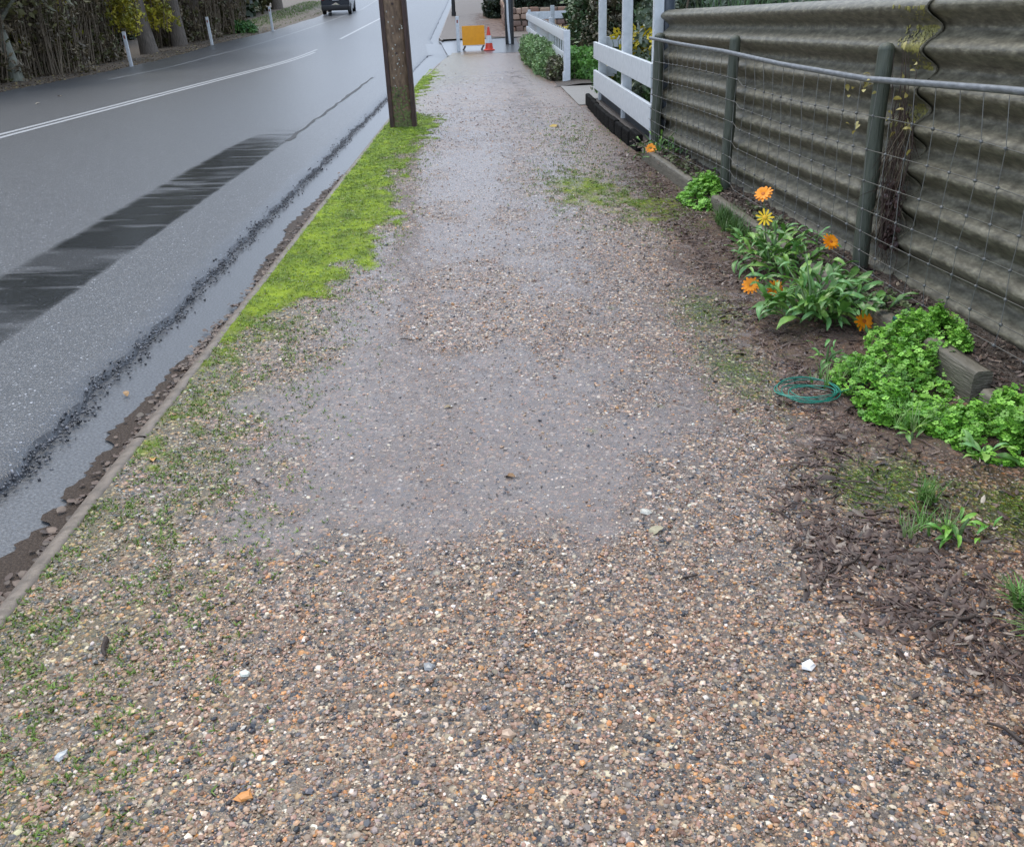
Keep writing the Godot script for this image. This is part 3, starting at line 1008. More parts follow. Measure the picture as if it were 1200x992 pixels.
func right_wall() -> void:
	var w := thing("corrugated_wall", "grey brown corrugated cement sheet wall behind the wire fence", "wall")
	var far := part(sheet_mesh(-4.70, -10.05, -0.012, 0.0), "wall_sheet", M.sheet, w)
	far.set_meta("label", "farther sheet with a broken overlapping edge")
	part(sheet_mesh(2.5, -4.86, 0.006, 0.004), "wall_sheet", M.sheet, w)
	# yellow lichen and dead creeper by the overlap
	var inst := Inst.new()
	for i in 900:
		var y := rr(1.14, 1.34) if rng.randf() < 0.75 else rr(1.36, 1.42)
		if rng.randf() < 0.25: y = rr(0.86, 0.98)
		var z := -4.72 - absf(rng.randfn(0, 0.11))
		var top := 1.452
		var ph := TAU * (top - y - 0.032) / 0.187
		var x := wall_x(z) - 0.045 * cos(ph) - 0.0135
		if sin(ph) > 0.35 and rng.randf() < 0.85: continue
		var s := rr(0.004, 0.013)
		inst.add(Transform3D(Basis.from_euler(Vector3(0, 0, PI / 2 + 0.6 * sin(ph))).scaled_local(Vector3(s, s * 0.3, s)), Vector3(x, y, z)), Color(0.30, 0.27, 0.07) * rr(0.5, 1.0))
	var li := copies(inst, "yellow_lichen", pebble_mesh(8, 0.3), M.flake, w)
	li.set_meta("label", "yellow lichen beside the overlap")
	var vine := thing("dead_creeper", "brown dead creeper hanging down the overlap of the wall sheets", "creeper", Vector3(wall_x(-4.80) - 0.05, 0.15, -4.80))
	inst = Inst.new()
	var tw := MB.new()
	tw.tube([Vector3(0, 0, 0), Vector3(0.06, 0.35, 0.02), Vector3(-0.04, 0.7, 0.0), Vector3(0, 1, 0)], [0.5, 0.4, 0.3, 0.1].map(func(q): return q * 0.02), 4, false)
	var twm := tw.mesh()
	for i in 300:
		var y := 0.12 + pow(rng.randf(), 0.8) * 0.72
		var z := rng.randfn(-0.02, 0.060) + 0.06 * y
		var s := rr(0.08, 0.26)
		var k := rr(0.5, 1.3)
		var c := Color(0.075, 0.045, 0.035) * k if rng.randf() < 0.7 else Color(0.20, 0.16, 0.11) * k
		inst.add(Transform3D(Basis.from_euler(Vector3(rng.randfn(0, 0.25), rr(0, 6), rng.randfn(PI, 0.3))).scaled_local(Vector3(s * 0.8, s, s * 0.8)), Vector3(rr(-0.03, 0.015), y, z)), c)
	copies(inst, "dry_stem", twm, M.twig, vine)
	inst = Inst.new()
	for i in 260:
		var t := rng.randf()
		var s := rr(0.012, 0.03)
		inst.add(Transform3D(Basis.from_euler(Vector3(rr(0, 6), rr(0, 6), rr(0, 6))).scaled_local(Vector3(s, s, s)), Vector3(rr(-0.035, 0.01), 0.10 + t * 0.35, rng.randfn(0.05, 0.035))), Color(0.060, 0.030, 0.026) * rr(0.5, 1.4))
	copies(inst, "dead_leaves", flake_mesh(), M.flake, vine)
	var runner := MB.new()
	for i in 7:
		var pts := []
		var z := rr(-0.12, 0.06)
		var x := 0.0
		for k in 8:
			pts.append(Vector3(x - 0.02 + rr(-0.02, 0.01), 0.1 + k * 0.14, z))
			z += rr(-0.04, 0.05)
		runner.tube(pts, [0.004, 0.004, 0.0035, 0.0035, 0.003, 0.003, 0.002, 0.001], 5)
	part(runner, "runner_stem", mat(0.07, 0.045, 0.035, 0.8), vine)
	var ylm := leaf_mesh(1.0, 0.55, 1.0, 0.3)
	for q in [[1005, 140, 0], [-1, 0, 0]]: pass
	for q in [[-0.42, 0.86, -0.16], [-0.40, 0.84, -0.14], [-0.18, 0.93, -0.15], [-0.20, 0.90, -0.15], [-0.16, 0.88, -0.16], [-0.23, 0.89, -0.15], [-0.13, 0.89, -0.16], [-0.27, 0.70, -0.17], [-0.24, 0.68, -0.16], [-0.21, 0.66, -0.17], [0.02, 0.80, -0.06], [0.06, 0.86, -0.06], [0.0, 0.88, -0.05], [0.10, 0.86, -0.06], [-0.02, 0.66, -0.06], [0.12, 0.72, -0.05], [0.15, 0.73, -0.05], [0.17, 0.60, -0.05], [0.12, 1.02, -0.05], [0.10, 0.99, -0.05], [0.04, 1.08, -0.06], [-0.09, 0.93, -0.15], [-0.12, 0.91, -0.15], [-0.15, 0.96, -0.15], [-0.08, 0.87, -0.15], [0.02, 0.92, -0.08], [0.05, 0.95, -0.08], [0.0, 0.78, -0.08], [-0.38, 0.87, -0.15], [-0.25, 0.69, -0.15]]:
		var lf := part(ylm, "yellow_leaf", M.yellowleaf if M.has("yellowleaf") else mk_yellow(), vine)
		var s := rr(0.028, 0.045)
		lf.transform = Transform3D(Basis.from_euler(Vector3(rr(-1, 1), rr(0, 6), rr(-1, 1))).scaled_local(Vector3(s, s, s)), Vector3(q[2] + rr(0, 0.03), q[1], q[0]))

func mk_yellow() -> Material:
	var m := mat(0.42, 0.36, 0.13, 0.5)
	m.backlight_enabled = true
	m.backlight = Color(0.5, 0.45, 0.2)
	M.yellowleaf = m
	return m

# ------------------------------------------------------------------ wire fence before the wall
func wire_fence() -> void:
	var f := thing("wire_fence", "wire mesh fence on round grey green posts with a galvanised top pipe", "fence")
	var posts := [[-9.85, 1.155, 0.052, 0.0], [-7.42, 1.195, 0.041, 0.0], [-4.92, 1.225, 0.042, -0.03], [-2.35, 1.25, 0.05, 0.0]]
	for q in posts:
		var z: float = q[0]
		var r: float = q[2]
		var mb := MB.new()
		var base := Vector3(fence_x(z), -0.1, z)
		var top := Vector3(fence_x(z) + 0.01, q[1], z + q[3])
		var pts := []
		var rad := []
		for k in 12:
			var t := k / 11.0
			pts.append(base.lerp(top, t) + Vector3(0.004 * sin(k * 1.3), 0, 0.003 * cos(k * 2.1)))
			rad.append(r * (1.04 - 0.06 * t))
		mb.tube(pts, rad, 14, false)
		mb.lathe(pts[11], [Vector2(r * 0.98, 0.0), Vector2(r * 0.93, 0.012), Vector2(r * 0.6, 0.028), Vector2(0.0, 0.034)], 14)
		part(mb, "fence_post", M.post, f)
	# top pipe
	var line := [[-9.93, 1.140], [-8.7, 1.125], [-7.44, 1.119], [-6.2, 1.093], [-4.95, 1.088], [-3.73, 1.13], [-2.35, 1.16], [0.5, 1.17]]
	var mb2 := MB.new()
	var pts2 := []
	var rad2 := []
	for q in line:
		pts2.append(Vector3(fence_x(q[0]) - 0.066, q[1], q[0]))
		rad2.append(0.0155)
	mb2.tube(pts2, rad2, 10)
	part(mb2, "top_pipe", M.galv, f)
	# line wires
	var heights := [0.155, 0.245, 0.345, 0.46, 0.60, 0.75, 0.91]
	for h in heights:
		var w := MB.new()
		var pts := []
		var rad := []
		var z := 0.4
		while z > -9.9:
			pts.append(wire_at(z, h))
			rad.append(0.0020)
			z -= 0.1
		w.tube(pts, rad, 4, false)
		part(w, "line_wire", M.wire, f)
	# stays
	var knots := Inst.new()
	var z := 0.3
	var n := 0
	while z > -9.8:
		var w := MB.new()
		var pts := []
		var rad := []
		for k in 7:
			var h: float = heights[k]
			var zz := z + 0.009 * sin(n * 3.1 + k * 1.9) + 0.05 * (h - 0.5) * sin(n * 0.9)
			pts.append(wire_at(zz, h) - Vector3(0.002, 0, 0))
			rad.append(0.0019)
			knots.add(Transform3D(Basis.from_euler(Vector3(rr(0, 6), rr(0, 6), 0)).scaled_local(Vector3(0.0095, 0.0085, 0.0095)), wire_at(zz, h) - Vector3(0.002, 0, 0)), Color(0.12, 0.12, 0.115))
		pts.append(Vector3(fence_x(z) - 0.064, lerp_list(line, z) - 0.014, z + 0.01 * sin(n * 1.7)))
		rad.append(0.0019)
		w.tube(pts, rad, 4, false)
		part(w, "stay_wire", M.wire, f)
		z -= 0.19 + 0.006 * sin(n * 2.3)
		n += 1
	copies(knots, "wire_knots", pebble_mesh(12, 0.8), M.peb, f)

func wire_at(z: float, h: float) -> Vector3:
	return Vector3(fence_x(z) - 0.058 + 0.012 * sin(z * 2.3 + h * 5.0), h + 0.012 * sin(z * 1.7 + h * 3.0) + (0.03 if z < -7 else 0.0), z)

# ------------------------------------------------------------------ timber edging and soil behind it
const SLEEPERS := [[0.6, -1.5, 0.15, 0.0], [-1.52, -2.82, 0.12, 0.01], [-2.84, -3.20, 0.10, 0.0], [-3.24, -3.64, 0.155, -0.01], [-3.95, -5.45, 0.125, 0.0], [-5.47, -7.05, 0.12, 0.012], [-7.7, -9.6, 0.13, 0.0]]

func edging() -> void:
	var t := thing("timber_edging", "weathered timber sleepers edging the soil along the foot of the fence", "garden edging")
	for s in SLEEPERS:
		var z0: float = s[0]
		var z1: float = s[1]
		var mb := MB.new()
		var rows := []
		var st := int((z0 - z1) / 0.06)
		for k in st + 1:
			var z := lerpf(z0, z1, float(k) / st)
			var x: float = sleeper_x(z) + s[3]
			var nn := 0.005 * fbm2.get_noise_2d(z * 3.0, 1.0)
			var h: float = s[2] + nn
			var r := []
			for q in [[0.0, -0.1], [0.0, h - 0.045], [0.002, h - 0.012], [0.014, h], [0.05, h + 0.002], [0.074, h - 0.004], [0.076, -0.1]]:
				r.append(Vector3(x + q[0] + 0.004 * fbm2.get_noise_2d(z * 6.0, q[1] * 30.0), q[1] + 0.003 * fbm2.get_noise_2d(z * 9.0, q[0] * 40.0), z))
			rows.append(r)
		for e in [0, rows.size() - 1]:
			var m := mb.p(rows[e][0].lerp(rows[e][6], 0.5) + Vector3(0, 0.05, 0))
			for j in 6:
				if e == 0: mb.tri(m, mb.p(rows[e][j + 1]), mb.p(rows[e][j]))
				else: mb.tri(m, mb.p(rows[e][j]), mb.p(rows[e][j + 1]))
		rows.reverse()
		mb.grid(rows)
		part(mb, "sleeper", M.sleeper, t)
	# soil bank between sleepers and wall
	var mb := MB.new()
	var rows := []
	var z := 1.5
	while z > -10.3:
		var r := []
		for i in 9:
			var x := lerpf(sleeper_x(z) + 0.05, wall_x(z) + 0.06, i / 8.0)
			var gap := 0.0
			r.append(Vector3(x, bank_y(x, z), z))
		rows.append(r)
		z -= 0.06
	rows.reverse()
	mb.grid(rows)
	kind(part(mb, "soil_bank", M.soil), "structure")

func in_gap(z: float) -> float:
	return smoothstep(0.16, 0.0, absf(z + 3.78)) + smoothstep(0.3, 0.15, absf(z + 7.38))

func bank_y(x: float, z: float) -> float:
	var u := clampf((x - sleeper_x(z)) / (wall_x(z) - sleeper_x(z)), 0, 1)
	var y := lerpf(0.10, 0.118, u) + 0.02 * fbm2.get_noise_2d(x * 6.0, z * 6.0)
	return y - 0.05 * in_gap(z) * (1.0 - u)

# ------------------------------------------------------------------ white timber frame at the end of the wall
func white_frame() -> void:
	var f := thing("white_timber_frame", "white painted timber frame of tall posts and two rails above black boards", "timber frame")
	for q in [[-14.75, 0.11], [-12.25, 0.12], [-10.12, 0.10]]:
		var mb := MB.new()
		mb.box(Vector3(1.80, 1.45, q[0]), Vector3(q[1], 2.7, q[1]), 0.006)
		part(mb, "frame_post", M.white, f)
	for q in [[0.80, 0.235], [0.39, 0.26]]:
		var mb := MB.new()
		mb.box(Vector3(1.722, q[0], -12.47), Vector3(0.045, q[1], 5.15), 0.005, Basis(Vector3.RIGHT, 0.006))
		part(mb, "front_rail", M.white, f)
	for q in [[0.93, 0.15], [0.52, 0.15]]:
		var mb := MB.new()
		mb.box(Vector3(3.3, q[0], -14.84), Vector3(2.9, q[1], 0.04), 0.005)
		part(mb, "back_rail", M.white, f)
	var mb := MB.new()
	mb.box(Vector3(1.79, 2.84, -12.45), Vector3(0.14, 0.14, 5.2), 0.006)
	part(mb, "head_beam", M.white, f)
	var b := thing("black_board_edging", "black boards and low black planter edge under the white timber frame", "planter edging")
	mb = MB.new()
	mb.box(Vector3(1.80, 0.16, -12.45), Vector3(0.04, 0.50, 5.1), 0.004)
	part(mb, "back_board", M.darkboard, b)
	var z := -10.15
	var i := 0
	while z > -15.0:
		var l := rr(0.42, 0.55)
		mb = MB.new()
		var bow := -0.02 - 0.05 * sin(PI * (z + 10.0) / -5.0) if z < -10.0 else 0.0
		mb.box(Vector3(1.67 + bow, 0.05 + rr(-0.006, 0.006), z - l / 2.0), Vector3(0.075, rr(0.22, 0.27), l - 0.012), 0.016, Basis(Vector3.UP, rr(-0.02, 0.02)))
		part(mb, "edge_board", M.tarboard, b)
		z -= l
		i += 1
	mb = MB.new()
	var rows := []
	for k in 22:
		var zz := lerpf(-10.15, -15.0, k / 21.0)
		rows.append([Vector3(1.66, 0.10, zz), Vector3(1.72, 0.125 + 0.012 * fbm2.get_noise_2d(zz * 4.0, 0.0), zz), Vector3(1.79, 0.13, zz)])
	rows.reverse()
	mb.grid(rows)
	part(mb, "fill_soil", M.soil, b)
	# blue grey steel pipe standing in the corner
	var p := thing("steel_pipe_post", "tall blue grey round steel post between the white frame and the wall", "post", Vector3(1.90, 0, -10.16))
	mb = MB.new()
	mb.tube([Vector3(0, 0, 0), Vector3(0, 3.2, 0)], [0.075, 0.075], 18)
	part(mb, "pipe", M.bluepipe, p)
	mb = MB.new()
	mb.tube([Vector3(0, 1.14, 0), Vector3(0, 1.18, 0)], [0.083, 0.083], 18)
	part(mb, "collar", M.galv, p)

# ------------------------------------------------------------------ things up the right side
func picket_mesh(h: float) -> ArrayMesh:
	var mb := MB.new()
	mb.box(Vector3(0, h / 2.0, 0), Vector3(0.012, h, 0.20), 0.003)
	return mb.mesh()

func far_right() -> void:
	var f := thing("white_picket_fence", "white picket fence with a low rail running up the right of the footpath", "fence")
	var px := func(z): return 1.73 + 0.0 * z
	var z := -19.9
	var yb := func(zz): return grade(zz)
	var mb := MB.new()
	mb.box(Vector3(1.72, 0.46, -20.0), Vector3(0.13, 1.04, 0.13), 0.006)
	part(mb, "end_post", M.white, f)
	mb = MB.new()
	mb.box(Vector3(1.66, 0.07, -19.98), Vector3(0.06, 0.26, 0.10), 0.006)
	part(mb, "post_foot", M.white, f)
	for q in [[0.86, 0.20], [0.45, 0.17]]:
		mb = MB.new()
		var rows := []
		for k in 14:
			var zz := lerpf(-20.05, -37.0, k / 13.0)
			var g := 0.0115 * (-20.0 - zz)
			var x := 1.72
			rows.append([Vector3(x - 0.03, g + q[0] - q[1] / 2, zz), Vector3(x - 0.03, g + q[0] + q[1] / 2, zz), Vector3(x + 0.01, g + q[0] + q[1] / 2, zz), Vector3(x + 0.01, g + q[0] - q[1] / 2, zz), Vector3(x - 0.03, g + q[0] - q[1] / 2, zz)])
		rows.reverse()
		mb.grid(rows)
		part(mb, "fence_rail", M.white, f)
	var pm := picket_mesh(0.63)
	for k in 33:
		var zz := -20.35 - k * 0.50
		part(pm, "picket", M.white, f, Vector3(1.742, 0.36 + 0.0115 * (-20.0 - zz), zz))
	for k in 3:
		var zz := -25.6 - k * 5.6
		mb = MB.new()
		mb.box(Vector3(1.80, 0.53 + 0.0115 * (-20.0 - zz), zz), Vector3(0.10, 1.1, 0.10), 0.006)
		part(mb, "fence_post", M.white, f)
	for k in 1:
		mb = MB.new()
		mb.box(Vector3(2.6, grade(-37.0) + 0.98, -37.1), Vector3(1.75, 0.26, 0.04), 0.004)
		part(mb, "return_rail", M.white, f)
	mb = MB.new()
	mb.box(Vector3(2.45, grade(-34) + 0.62, -34.0), Vector3(0.13, 1.5, 0.13), 0.006)
	tag(part(mb, "white_post", M.white), "slim white post standing among the yellow flowers behind the picket fence", "post")

	# second pole up the path: dark steel with a white conduit
	var p := thing("far_utility_pole", "dark steel and concrete pole with a white conduit, up the path beside the picket fence", "utility pole", Vector3(1.08, grade(-37.6), -37.6))
	mb = MB.new()
	mb.box(Vector3(0, 4.2, 0), Vector3(0.20, 8.6, 0.16), 0.01)
	part(mb, "pole_core", M.darkboard, p)
	for s in [-1, 1]:
		mb = MB.new()
		mb.box(Vector3(s * 0.13, 4.2, 0), Vector3(0.06, 8.6, 0.22), 0.008)
		part(mb, "steel_channel", M.black, p)
	mb = MB.new()
	mb.tube([Vector3(0.0, 0.02, 0.16), Vector3(-0.05, 0.8, 0.16), Vector3(-0.06, 1.6, 0.16), Vector3(-0.07, 6.0, 0.16)], [0.042, 0.042, 0.042, 0.042], 10)
	part(mb, "white_conduit", M.white, p)
	# thin black pole still farther
	p = thing("thin_black_pole", "thin black pole beside the kerb farthest up the road", "pole", Vector3(-1.42, grade(-54.9), -54.9))
	mb = MB.new()
	mb.tube([Vector3(0, -0.1, 0), Vector3(0, 6, 0)], [0.10, 0.08], 10)
	part(mb, "shaft", M.black, p)
	mb = MB.new()
	mb.tube([Vector3(0, -0.05, 0), Vector3(0, 0.25, 0)], [0.13, 0.12], 10)
	part(mb, "foot_collar", M.black, p)

	# stone retaining wall, laid stone by stone
	var w := thing("stone_retaining_wall", "low wall of reddish brown stones beyond the far pole", "stone wall")
	var shapes := [block_mesh(71), block_mesh(72), block_mesh(73)]
	var sm := []
	for c in [[0.22, 0.12, 0.08], [0.28, 0.19, 0.13], [0.16, 0.10, 0.075], [0.33, 0.22, 0.16]]: sm.append(mat(c[0], c[1], c[2], 0.6))
	mb = MB.new()
	mb.box(Vector3(4.6, grade(-44.0) + 0.40, -44.35), Vector3(6.8, 1.1, 0.34), 0.02)
	part(mb, "backing", M.dirt, w)
	mb = MB.new()
	mb.box(Vector3(1.35, grade(-50.0) + 0.30, -50.4), Vector3(0.34, 1.4, 12.0), 0.02)
	part(mb, "backing", M.dirt, w)
	for row in 4:
		var x := 1.3
		while x < 4.4:
			var l := rr(0.18, 0.52)
			var o := part(shapes[rng.randi() % 3], "stone", sm[rng.randi() % 4], w)
			o.transform = Transform3D(Basis.IDENTITY.scaled_local(Vector3(l * 0.53, rr(0.14, 0.175), 0.12)), Vector3(x + l / 2, grade(-44.0) + 0.10 + row * 0.25 + rr(-0.03, 0.03), -44.15 + rr(-0.02, 0.02)))
			x += l
		var zz := -44.4
		while zz > -52.0:
			var l := rr(0.4, 0.7)
			var o := part(shapes[rng.randi() % 3], "stone", sm[rng.randi() % 4], w)
			o.transform = Transform3D(Basis.IDENTITY.scaled_local(Vector3(0.12, 0.165, l * 0.53)), Vector3(1.17 + rr(-0.02, 0.02), grade(zz) + 0.05 + row * 0.25, zz - l / 2))
			zz -= l
	# leaf strewn reddish soil at the foot of the wall
	mb = MB.new()
	var rows2 := []
	var uvs2 := []
	var cols2 := []
	for k in 40:
		var zz := lerpf(-41.2, -56.0, k / 39.0)
		var r := []
		var u := []
		var cc := []
		for j in 24:
			var x := lerpf(-1.0, 1.35, j / 23.0)
			r.append(Vector3(x, grade(zz) + 0.05 + 0.03 * fbm.get_noise_2d(x, zz), zz))
			u.append(Vector2(x, zz))
			cc.append(Color(1, 1, 1, clampf(smoothstep(-0.6, 0.5, x + 0.6 * fbm.get_noise_2d(x * 2.0, zz)) * (0.8 + 0.5 * fbm2.get_noise_2d(x * 4.0, zz * 2.0)), 0, 0.95)))
		rows2.append(r); uvs2.append(u); cols2.append(cc)
	rows2.reverse(); uvs2.reverse(); cols2.reverse()
	mb.grid(rows2, uvs2, cols2)
	var rs := mat(0.30, 0.20, 0.145, 0.6, 0.4, true)
	rs.transparency = BaseMaterial3D.TRANSPARENCY_ALPHA
	rs.albedo_texture = noise_tex(84, 0.06, Color(0.55, 0.5, 0.5), Color(1, 1, 1), 512, 5)
	kind(part_c(mb, "reddish_soil", rs), "structure")
	# house above the wall
	var h := thing("dark_house", "dark house with a verandah beyond the stone wall", "house", Vector3(9.0, grade(-56) + 0.5, -62.0))
	mb = MB.new()
	mb.box(Vector3(0, 1.6, 0), Vector3(13.0, 3.2, 9.0), 0.02)
	part(mb, "wall", M.darkboard, h)
	mb = MB.new()
	var e0 := [Vector3(-7.2, 3.2, 6.8), Vector3(7.2, 3.2, 6.8), Vector3(7.2, 3.2, -5), Vector3(-7.2, 3.2, -5)]
	var rg := [Vector3(-3.5, 5.4, 0), Vector3(3.5, 5.4, 0)]
	mb.face(e0[0], e0[1], rg[1], rg[0])
	mb.face(e0[2], e0[3], rg[0], rg[1])
	mb.quad(mb.p(e0[1]), mb.p(e0[2]), mb.p(rg[1]), mb.p(rg[1]))
	mb.quad(mb.p(e0[3]), mb.p(e0[0]), mb.p(rg[0]), mb.p(rg[0]))
	mb.face(e0[3], e0[2], e0[1], e0[0])
	part(mb, "roof", M.bluepipe, h)
	var glass := mat(0.02, 0.024, 0.03, 0.08, 0.6)
	for x in [-4.6, -1.2, 3.6]:
		mb = MB.new()
		for q in [[-0.8, 0, 0.08, 1.6], [0.8, 0, 0.08, 1.6], [0, 0.8, 1.68, 0.08], [0, -0.8, 1.68, 0.08], [0, 0, 0.05, 1.5]]:
			mb.box(Vector3(x + q[0], 1.7 + q[1], 4.53), Vector3(q[2], q[3], 0.08), 0.006)
		var fr := part(mb, "window", M.white, h)
		mb = MB.new()
		mb.box(Vector3(x, 1.7, 4.51), Vector3(1.55, 1.55, 0.02), 0.002)
		part(mb, "pane", glass, fr)
	mb = MB.new()
	mb.box(Vector3(1.4, 1.05, 4.52), Vector3(0.9, 2.1, 0.06), 0.006)
	part(mb, "door", M.black, h)
	for x in [-6.2, -2.9, 0.3, 3.2, 6.2]:
		mb = MB.new()
		mb.box(Vector3(x, 1.6, 6.4), Vector3(0.12, 3.2, 0.12), 0.01)
		part(mb, "verandah_post", M.darkboard, h)
	# pale green slatted gate on top of the bank
	var gt := thing("slatted_gate", "pale green upright slatted gate above the stone wall beside the far pole", "gate", Vector3(1.55, grade(-47) + 0.78, -46.6))
	var gm := rough_mat(83, [0.13, 0.22, 0.15], [0.26, 0.36, 0.27], Vector3(2, 2, 2), 0.5, 0.05)
	for k in 7:
		mb = MB.new()
		mb.box(Vector3(k * 0.105 - 0.25, 0.55, 0), Vector3(0.07, 1.3, 0.02), 0.003)
		part(mb, "slat", gm, gt)
	for y in [0.15, 1.0]:
		mb = MB.new()
		mb.box(Vector3(0.06, y, -0.03), Vector3(0.8, 0.07, 0.03), 0.003)
		part(mb, "cross_rail", gm, gt)

# ------------------------------------------------------------------ utility pole by the kerb
func pole() -> void:
	var p := thing("utility_pole", "tall pole of stained concrete between rusty steel channels, standing in moss by the kerb", "utility pole", Vector3(-1.115, 0, -13.3))
	p.rotation.z = 0.012
	var mb := MB.new()
	var rows := []
	for k in 90:
		var y := -0.2 + k * 0.1
		var w := lerpf(0.125, 0.085, k / 89.0)
		var d := 0.085
		var r := []
		for q in [[-w, d - 0.012], [w, d - 0.012], [w, -d], [-w, -d], [-w, d - 0.012]]:
			r.append(Vector3(q[0], y, q[1] + 0.004 * fbm2.get_noise_2d(y * 5.0, q[0] * 20.0)))
		rows.append(r)
	mb.grid(rows)
	part(mb, "concrete_core", M.polecon, p)
	for s in [-1, 1]:
		mb = MB.new()
		rows = []
		for k in 85:
			var y := -0.2 + k * 0.2
			var w := lerpf(0.126, 0.086, k / 45.0)
			var r := []
			for q in [[0.0, 0.10], [0.048, 0.104], [0.056, 0.094], [0.056, -0.10], [0.0, -0.104]]:
				r.append(Vector3(s * (w + q[0]), y, q[1]))
			if s < 0: r.reverse()
			rows.append(r)
		mb.grid(rows)
		part(mb, "steel_channel", M.rust, p)
	for y in [0.42, 0.95, 1.55, 2.2, 2.9]:
		mb = MB.new()
		mb.tube([Vector3(-0.02 + 0.02 * sin(y * 9.0), y, 0.05), Vector3(-0.02 + 0.02 * sin(y * 9.0), y, 0.088)], [0.018, 0.016], 8)
		part(mb, "bolt", M.rust, p)
	# moss and white lichen specks on the concrete
	var inst := Inst.new()
	for i in 300:
		var y := pow(rng.randf(), 2.0) * 0.55
		var s := rr(0.006, 0.02)
		inst.add(Transform3D(Basis.IDENTITY.scaled_local(Vector3(s, s, 0.002)), Vector3(rr(-0.11, 0.115), y, 0.075)), Color(0.10, 0.12, 0.03) * rr(0.6, 1.2))
	for i in 60:
		var s := rr(0.004, 0.011)
		inst.add(Transform3D(Basis.IDENTITY.scaled_local(Vector3(s, s * 1.4, 0.002)), Vector3(rr(-0.1, 0.1), rr(0.5, 2.6), 0.075)), Color(0.36, 0.35, 0.30) * rr(0.6, 1.2))
	copies(inst, "lichen_spots", pebble_mesh(22, 0.9), M.flake, p)

# ------------------------------------------------------------------ trees and scrub on the left
func tree(at: Vector3, h: float, r: float, lean: Vector3, label: String, m: Material, sd: int, leafcol: Color) -> void:
	var t := thing("roadside_tree", label, "tree", at, "trees beyond the far side of the road")
	var g := RandomNumberGenerator.new()
	g.seed = sd
	var mb := MB.new()
	var pts := []
	var rad := []
	for k in 9:
		var u := k / 8.0
		pts.append(Vector3(lean.x * u * h + 0.12 * sin(u * 5.0 + sd), u * h - 0.2, lean.z * u * h + 0.12 * cos(u * 4.0 + sd * 2)))
		rad.append(r * (1.45 - 0.45 * minf(u * 6.0, 1.0)) * (1.0 - 0.65 * u))
	mb.tube(pts, rad, 12)
	part(mb, "trunk", m, t)
	mb = MB.new()
	var tips := []
	for k in 8:
		var u := 0.3 + 0.08 * k
		var b: Vector3 = pts[int(u * 8)]
		var a := k * 2.4 + g.randf()
		var d := Vector3(cos(a), g.randf_range(0.3, 0.9), sin(a))
		var l := h * g.randf_range(0.25, 0.42)
		var q := [b]
		for s in 4: q.append(q[-1] + (d + Vector3(g.randf_range(-0.3, 0.3), 0.15, g.randf_range(-0.3, 0.3))) * l / 4.0)
		mb.tube(q, [r * 0.4, r * 0.3, r * 0.2, r * 0.12, r * 0.05], 7, false)
		tips.append(q[2]); tips.append(q[3]); tips.append(q[4])
	part(mb, "limbs", m, t)
	var inst := Inst.new()
	for i in 420:
		var c: Vector3 = tips[g.randi() % tips.size()]
		var s := g.randf_range(0.35, 0.7)
		var o := c + Vector3(g.randfn(), g.randfn() * 0.7, g.randfn()) * h * 0.075
		var k := g.randf_range(0.5, 1.4)
		inst.add(Transform3D(Basis.from_euler(Vector3(g.randf() * 6, g.randf() * 6, 0)).scaled_local(Vector3(s, s, s)), o), leafcol * k)
	copies(inst, "crown", spray_mesh(12, sd, 0.22), M.leaf, t)

func scrub(called: String, label: String, category: String, at: Vector3, size: Vector3, n: int, cols: Array, sd: int, leaf := 0.10, stems := 30, group := "", spray := 14) -> Node3D:
	var t := thing(called, label, category, at, group)
	var g := RandomNumberGenerator.new()
	g.seed = sd
	var mb := MB.new()
	mb.col = Color(1, 1, 1)
	for k in stems:
		var b := Vector3(g.randf_range(-0.75, 0.75) * size.x, -0.1, g.randf_range(-0.75, 0.75) * size.z)
		var h := size.y * g.randf_range(0.5, 1.0)
		var e := b + Vector3(g.randfn() * 0.15 * size.x, h, g.randfn() * 0.15 * size.z)
		var mid := b.lerp(e, 0.5) + Vector3(g.randfn(), 0, g.randfn()) * 0.06
		var r := g.randf_range(0.006, 0.014) * (1.0 + size.y * 0.35)
		mb.tube([b, mid, e], [r, r * 0.7, r * 0.25], 5, false)
	if stems > 0: part(mb, "stems", M.stembrown, t)
	var inst := Inst.new()
	var nz := FastNoiseLite.new()
	nz.seed = sd
	nz.frequency = 1.1 / maxf(0.4, minf(size.x, size.z))
	var made := 0
	var tries := 0
	while made < n and tries < n * 8:
		tries += 1
		var d := Vector3(g.randf_range(-1, 1), g.randf_range(0, 1), g.randf_range(-1, 1))
		var rad := sqrt(d.x * d.x + d.z * d.z + pow(maxf(0.0, d.y - 0.25), 2.0))
		var nv := nz.get_noise_3dv(d * size)
		if rad > 0.92 + 0.35 * nv: continue
		if nv < -0.22 and g.randf() < 0.8: continue
		var c: Color = cols[g.randi() % cols.size()]
		c = c * g.randf_range(0.55, 1.35)
		var s := leaf * g.randf_range(0.7, 1.4)
		inst.add(Transform3D(Basis.from_euler(Vector3(g.randf_range(-0.8, 0.8), g.randf() * 6.28, g.randf_range(-0.8, 0.8))).scaled_local(Vector3(s, s * 1.25, s) * 1.6), Vector3(d.x * size.x, d.y * size.y, d.z * size.z)), c)
		made += 1
	copies(inst, "foliage", spray_mesh(spray, sd, 0.55, 2.0), M.leaf, t)
	return t

